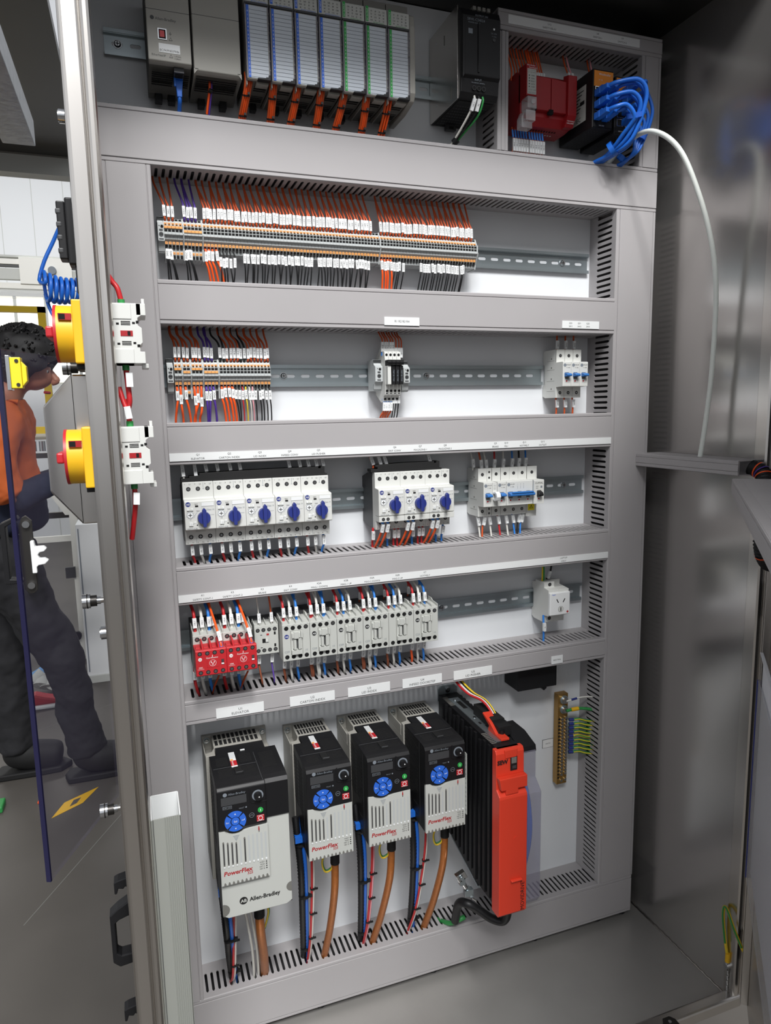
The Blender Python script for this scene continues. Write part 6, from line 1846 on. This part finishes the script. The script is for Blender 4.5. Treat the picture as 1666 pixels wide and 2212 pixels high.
MB().prism('d', [(x - 30, -104), (x - 12, -96), (x - 10, -100), (x - 24, -108), (x - 24, -170), (x - 8, -172), (x - 8, -177), (x - 30, -176)], d - 30, d - 14, BLACK).obj('pull_grip', r, bev=1)
for z, w in ((80, 'upper'), (-229, 'middle'), (-533, 'lower')):
    b = MB().cyl((0, 0, 0), (16, 0, 0), 3.8, STEEL, 12).cyl((-1, 0, 0), (-9, 0, 0), 7.5, STEELD, 18).cyl((-9, 0, 0), (-19, 0, 0), 9.5, CHROME, 20).cyl((-12, 0, 0), (-13.5, 0, 0), 9.9, STEELD, 20, caps=False).cyl((-1, 0, 0), (4, 0, 0), 5, CHROME, 6)
    b.obj('standoff_knob', at=(-107, 152, z), lab=f'{w} round steel stand-off knob between clear guard and door post', cat='stand-off', grp='steel stand-offs of the clear guard')
# ---------------------------------------------------------------- workshop beyond the left wall (d negative = farther away)
MB().box(-345, -260, -1200, 100, 790, 860, GALV).obj('galvanised_channel', lab='dull galvanised channel hanging overhead at the upper left', cat='channel', bev=2)
r = root('overhead_deck', -900, -1900, 1120, 'dark overhead deck with grey edge beam, above the working person', 'deck')
MB().box(-1600, 700, -700, 700, 80, 120, STEELD).obj('deck_plate', r)
MB().box(-1600, 700, -740, -660, 0, 85, LGREY).box(-1600, 700, -660, -640, 78, 90, PLCD).obj('edge_beam', r)
for x in (-520, -120):
    MB().box(x, x + 60, -700, 700, 40, 80, STEELD).obj('deck_joist', r)
g = MB()
for k in range(18):
    g.box(-3600 + 300 * k, -3594 + 300 * k, -7200, -7199, FZ, 3600, LGREY)
struct(g, 'trim_2')
struct(MB().box(-2600, -300, -7190, -7150, 380, 1260, BRIGHT), 'bright_panel_1')  # pale emissive panel on the far wall behind the yellow frame
g = MB()
for k in range(9):
    g.box(-2600 + 290 * k, -2570 + 290 * k, -7150, -7130, 380, 1260, LGREY)
g.box(-2600, -300, -7150, -7130, 800, 840, LGREY).box(-2640, -260, -7150, -7120, 1260, 1330, LGREY)
struct(g, 'trim_3')
r = root('white_conveyor', -1100, -4200, 870, 'white conveyor side rails at head height behind the person', 'conveyor')
b = MB().box(-1200, 900, -60, 0, 0, 36, MACHW).box(-1200, 900, -60, -10, 60, 130, LGREY).box(-1200, 900, -40, -5, 140, 152, DGREY).box(-1200, 900, -60, 0, 156, 190, MACHW).box(-1200, 900, -60, 0, 200, 214, LGREY)
b.obj('side_rails', r)
MB().box(400, 720, 0, 14, 30, 200, MACHW).cyl((600, 14, 120), (600, 40, 120), 26, LINE).cyl((560, 14, 90), (560, 34, 90), 16, DGREY).obj('drive_plate', r)
MB().box(-1200, 800, -60, 20, -60, -20, FROST).obj('clear_strip', r)
r = root('yellow_guard_frame', -720, -3400, FZ, 'yellow square-tube guard frame behind the person', 'frame')
MB().box(-700, 230, -40, 0, 1270, 1310, SAFEY).obj('frame_rail', r)
MB().box(-740, -700, -40, 0, 0, 1996, SAFEY).obj('frame_upright', r)
MB().box(190, 230, -40, 0, 1300, 1996, SAFEY).obj('frame_upright', r)
MB().box(-700, 230, -40, 0, 1962, 1996, SAFEY).obj('frame_rail', r)
r = root('white_machine_frame', -420, -3000, FZ, 'white tubular machine frame with braces behind the hood', 'machine frame')
MB().box(0, 40, -40, 0, 0, 1340, MACHW).obj('frame_leg', r)
MB().box(-420, -380, -900, -860, 0, 1340, MACHW).obj('frame_leg', r)
for z in (640, 780, 960):
    MB().box(-600, 260, -300, -270, z, z + 34, MACHW if z != 780 else STEELD).obj('frame_rail', r)
MB().box(-600, 260, -600, -560, 1230, 1290, MACHW).box(-500, 100, -560, -500, 1120, 1150, STEELD).obj('frame_rail', r)
b = MB().prism('d', [(-260, 1240), (-220, 1240), (20, 830), (-20, 830)], -40, -10, MACHW).prism('d', [(-160, 300), (-120, 300), (20, 90), (-20, 90)], -40, -10, MACHW)
b.obj('diagonal_brace', r)
for k in range(5):
    MB().cyl((-160 + 45 * k, -120, 1180), (-160 + 45 * k, -120, 1235), 17, CHROME, 14).obj('roller', r)
MB().box(-40, 10, 0, 20, 480, 540, DGREY).cyl((-10, 20, 150), (-10, 40, 150), 26, BLACK).obj('foot_bracket', r)
MB().box(-360, -100, -2900, -2600, FZ, -520, PANELW).box(-352, -346, -2600, -2596, FZ + 60, -540, LINE).box(-366, -94, -2906, -2590, FZ, FZ + 40, LGREY).obj('white_control_cabinet', lab='white floor cabinet behind the stand-off knobs and door post', cat='cabinet', bev=4)
# coiled air hose
b = MB()
pts = [(-236, -1490, 640), (-262, -1500, 590), (-292, -1500, 530), (-312, -1500, 468)]
for k in range(66):
    t = k / 65
    a = k * 0.62
    rr = 46 * (1 - 0.25 * t)
    cx, cz = -300 + 105 * t, 452 - 50 * t + 40 * t * t
    pts.append((cx + 10 * math.cos(a), -1500 + rr * math.cos(a), cz + rr * math.sin(a)))
b.tube(pts, 6.2, PATCH, 8, 3)
b.tube([(-300, -1530, 430), (-290, -1530, 380), (-268, -1520, 330), (-255, -1510, 280)], 6.2, PATCH, 8, 5)
for k in range(26):
    pass
b.obj('coiled_air_hose', lab='bright blue coiled air hose hanging above the person', cat='hose')
# floor bits
b = MB().prism('z', [(-405, -1330), (-310, -1395), (-262, -1490), (-372, -1420)], FZ + 0.5, FZ + 1.5, YEL).prism('z', [(-352, -1385), (-330, -1400), (-318, -1435), (-342, -1425)], FZ + 1.5, FZ + 2, CONC)
b.obj('floor_sticker', lab='yellow sticker with dark hole on the concrete floor, seen through the clear guard', cat='sticker')
MB().box(-640, -570, -1500, -1430, FZ, FZ + 22, GNW).obj('green_scrap', lab='small green scrap on the floor at the left edge', cat='scrap', bev=4)
MB().prism('z', [(-462, -1445), (-450, -1450), (-448, -1470), (-460, -1468)], FZ, FZ + 9, ORW).obj('orange_scrap', lab='tiny orange scrap on the floor left of the clear guard edge', cat='scrap', bev=2)
b = MB()
for i in range(7):
    a = i * 0.9
    b.cyl((-560 + 40 * math.cos(a), -2560 + 40 * math.sin(a), FZ + 20 + 14 * i), (-520 + 40 * math.cos(a + 1), -2560, FZ + 60 + 14 * i), 46 - 3 * i, BLUEC if i > 3 else LGREY, 10, 36)
b.obj('cloth_bundle', lab='light blue and grey cloth bundle on the floor behind the legs', cat='cloth', bev=8)
r = root('sneaker', -540, -2360, FZ, 'brown and white sneaker on the floor behind the legs', 'shoe')
MB().prism('z', [(-75, -30), (60, -34), (85, 0), (60, 34), (-75, 30)], 0, 22, SIGN).obj('sole', r, bev=8)
MB().prism('d', [(-70, 20), (82, 20), (70, 44), (10, 62), (-30, 78), (-70, 72)], -30, 30, PRED).obj('upper', r, bev=12)


# ---------------------------------------------------------------- the person
def skin(name, nodes, edges, m, par, sub=2, fold=0.0, size=0.12, roots=(0,)):
    """nodes: (x, d, z, r[, ry]) mm; skin-modified skeleton"""
    me = bpy.data.meshes.new(name)
    me.from_pydata([(n[0] / 1000, -n[1] / 1000, n[2] / 1000) for n in nodes], edges, [])
    me.materials.append(MATS[m])
    o = bpy.data.objects.new(name, me)
    COL.objects.link(o)
    o.parent = par
    sk = o.modifiers.new('skin', 'SKIN')
    sk.use_smooth_shade = True
    lay = me.skin_vertices[0] if me.skin_vertices else None
    if lay is None:
        bm_ = None
    for i, n in enumerate(nodes):
        lay.data[i].radius = (n[3] / 1000, (n[4] if len(n) > 4 else n[3]) / 1000)
        lay.data[i].use_root = i in roots
    s = o.modifiers.new('round', 'SUBSURF')
    s.levels = s.render_levels = sub
    if fold:
        s.levels = s.render_levels = 4
        tx = bpy.data.textures.get('cloth_folds') or bpy.data.textures.new('cloth_folds', 'CLOUDS')
        tx.noise_scale = size
        tx.noise_depth = 3
        dm = o.modifiers.new('folds', 'DISPLACE')
        dm.texture = tx
        dm.texture_coords = 'LOCAL'
        dm.strength = fold / 1000
        dm.mid_level = 0.5
    return o


PX, PDp = -470, -1650
r = root('person', PX, PDp, FZ, 'person in orange work shirt and black trousers bending the head down', 'person')


def pt(x, d, z, *rad):
    return (x - PX, d - PDp, z - FZ) + rad


def chain(k):
    return [(i, i + 1) for i in range(k)]


# continuous body: pelvis, spine, neck, head; arms with hands and fingers
N = [pt(-520, -1650, -400, 105, 130), pt(-520, -1650, -230, 100, 125), pt(-515, -1650, -60, 105, 140), pt(-500, -1650, 30, 70, 90), pt(-468, -1650, 100, 54), pt(-438, -1650, 150, 60), pt(-408, -1650, 185, 84, 78), pt(-392, -1650, 225, 92, 82), pt(-384, -1650, 270, 74, 68)]
Ed = chain(8)
N += [pt(-350, -1650, 150, 50, 52), pt(-338, -1650, 118, 34, 40)]
Ed += [(6, 9), (9, 10)]
for s, dd in ((1, -1475), (-1, -1825)):
    b0 = len(N)
    N += [pt(-500, dd, 5, 50), pt(-480, dd + 15 * s, -140, 38), pt(-455, dd + 10 * s, -254, 32), pt(-360, dd - 30 * s, -220, 30), pt(-280, dd - 60 * s, -180, 27), pt(-235, dd - 66 * s, -172, 30, 18)]
    Ed += [(3, b0)] + [(b0 + i, b0 + i + 1) for i in range(5)]
    for f, (dz, L) in enumerate(((18, 70), (6, 80), (-6, 76), (-17, 60))):
        k = len(N)
        N += [pt(-235 + L * 0.5, dd - 66 * s, -170 + dz, 9), pt(-235 + L * 0.8, dd - 72 * s, -186 + dz, 8.5), pt(-235 + L * 0.85, dd - 78 * s, -208 + dz, 7.5)]
        Ed += [(b0 + 5, k), (k, k + 1), (k + 1, k + 2)]
    k = len(N)
    N += [pt(-250, dd - 82 * s, -150, 11), pt(-215, dd - 94 * s, -148, 9)]
    Ed += [(b0 + 4, k), (k, k + 1)]
body = skin('body', N, Ed, SKIN, r)
# face details
for dd in (-1618, -1682):
    MB().cyl(pt(-335, dd, 178), pt(-323, dd, 173), 8, SIGN, 10).cyl(pt(-323, dd, 173), pt(-321, dd, 172), 5, HOLE, 8).obj('eye', r)
    MB().tube([pt(-322, dd - 22, 196), pt(-308, dd, 200), pt(-318, dd + 20, 196)], 5, HAIR, 6, 3).obj('eyebrow', r)
MB().tube([pt(-318, -1650, 180), pt(-306, -1650, 156), pt(-302, -1650, 146), pt(-318, -1650, 138)], lambda t: 8 + 6 * math.sin(t * 2.6), SKIN, 10, 5).obj('nose', r)
MB().tube([pt(-340, -1672, 104), pt(-326, -1650, 103), pt(-340, -1628, 104)], 5, PRED, 8, 4).obj('mouth', r)
for dd, s in ((-1568, 1), (-1732, -1)):
    MB().prism('d', [pt(-425, 0, 205)[::2], pt(-405, 0, 212)[::2], pt(-398, 0, 190)[::2], pt(-412, 0, 155)[::2], pt(-428, 0, 165)[::2]], dd - PDp - 6, dd - PDp + 6, SKIN).obj('ear', r, bev=4)
# hair: thick cap with tufts
hb = MB()
rng = random.Random(3)
n1, n2 = 18, 30
v, f = [], []
ax = Vector((0.55, 0, -0.83)).normalized()
up = Vector((-0.62, 0, 0.78)).normalized()
fw = Vector((0.78, 0, 0.62)).normalized()
cen = Vector(pt(-392, -1650, 226))
for i in range(n1 + 1):
    th = math.radians(126) * i / n1
    for j in range(n2):
        ph = 6.28319 * j / n2
        k = 1 + rng.uniform(-0.05, 0.07) + (0.05 * math.sin(ph * 7 + th * 5))
        rad = Vector((math.sin(th) * math.cos(ph), math.sin(th) * math.sin(ph), math.cos(th)))
        p = cen + (fw * rad.x * 118 + Vector((0, 1, 0)) * rad.y * 104 + up * rad.z * 118) * k
        v.append(p)
for i in range(n1):
    for j in range(n2):
        f.append((i * n2 + j, i * n2 + (j + 1) % n2, (i + 1) * n2 + (j + 1) % n2, (i + 1) * n2 + j))
hb.add(v, f, HAIR, True)
for k in range(520):
    th, ph = math.radians(rng.uniform(0, 112)), rng.uniform(0, 6.28)
    rad = Vector((math.sin(th) * math.cos(ph), math.sin(th) * math.sin(ph), math.cos(th)))
    p = cen + fw * rad.x * 116 + Vector((0, 1, 0)) * rad.y * 102 + up * rad.z * 116
    tv = Vector((rng.uniform(-.6, .6), rng.uniform(-.6, .6), rng.uniform(-.5, .6)))
    q = p + (rad * 0.6 + tv * 0.7) * rng.uniform(7, 17)
    hb.cyl(p, q, 7, HAIR, 5, 2.2, caps=False)
hb.obj('hair', r)
# clothing
T = [pt(-520, -1650, -330, 128, 160), pt(-522, -1650, -200, 134, 158), pt(-512, -1650, -60, 128, 165), pt(-500, -1650, 38, 118, 140), pt(-480, -1650, 84, 86)]
TE = chain(4)
for dd, s in ((-1475, 1), (-1825, -1)):
    k = len(T)
    T += [pt(-502, dd, 14, 88), pt(-482, dd + 12 * s, -130, 66), pt(-466, dd + 10 * s, -220, 60), pt(-444, dd + 8 * s, -262, 60)]
    TE += [(3, k), (k, k + 1), (k + 1, k + 2), (k + 2, k + 3)]
skin('orange_shirt', T, TE, SHIRT, r, fold=34)
skin('navy_shirt_hem', [pt(-519, -1650, -225, 126, 156), pt(-518, -1650, -280, 136, 166), pt(-516, -1650, -340, 138, 166), pt(-514, -1650, -410, 132, 160)], chain(3), NAVYC, r, fold=30)
for dd, s in ((-1475, 1), (-1825, -1)):
    skin('navy_sleeve', [pt(-452, dd + 8 * s, -256, 52), pt(-420, dd - 6 * s, -246, 54), pt(-360, dd - 30 * s, -222, 46), pt(-300, dd - 56 * s, -190, 38)], chain(3), NAVYC, r, fold=22)
L_ = [pt(-512, -1598, -395, 122, 96), pt(-498, -1585, -500, 108), pt(-432, -1575, -700, 90), pt(-378, -1585, -800, 82), pt(-340, -1590, -960, 72), pt(-314, -1590, -1120, 68), pt(-304, -1590, -1225, 70), pt(-300, -1590, -1268, 76),
      pt(-522, -1702, -395, 122, 96), pt(-530, -1710, -510, 108), pt(-548, -1720, -740, 90), pt(-556, -1715, -900, 78), pt(-560, -1710, -1080, 72), pt(-558, -1705, -1215, 72), pt(-556, -1705, -1262, 78)]
skin('black_trousers', L_, chain(7) + [(i, i + 1) for i in range(8, 14)], TROUS, r, fold=46, roots=(0, 8))
for x, dd in ((-298, -1590), (-552, -1705)):
    skin('black_boot', [pt(x - 6, dd, -1200, 56), pt(x - 12, dd, -1262, 62), pt(x + 20, dd, -1274, 60, 62), pt(x + 74, dd, -1282, 56, 62), pt(x + 128, dd, -1290, 50, 60), pt(x + 158, dd, -1296, 42, 50)], chain(5), BLACKM, r, fold=8)
    MB().prism('z', [pt(x - 70, dd - 44, 0)[:2], pt(x + 60, dd - 48, 0)[:2], pt(x + 150, dd - 44, 0)[:2], pt(x + 188, dd, 0)[:2], pt(x + 150, dd + 44, 0)[:2], pt(x + 60, dd + 48, 0)[:2], pt(x - 70, dd + 44, 0)[:2], pt(x - 84, dd, 0)[:2]], 0, 26, BLACKM).obj('boot_sole', r, bev=6)
    b = MB()
    for k in range(5):
        b.tube([pt(x + 10 + 16 * k, dd - 30 + 60, -1262 - 7 * k), pt(x + 18 + 16 * k, dd, -1250 - 8 * k), pt(x + 10 + 16 * k, dd - 30, -1262 - 7 * k)], 3, DGREY, 5, 3)
    b.obj('boot_laces', r)
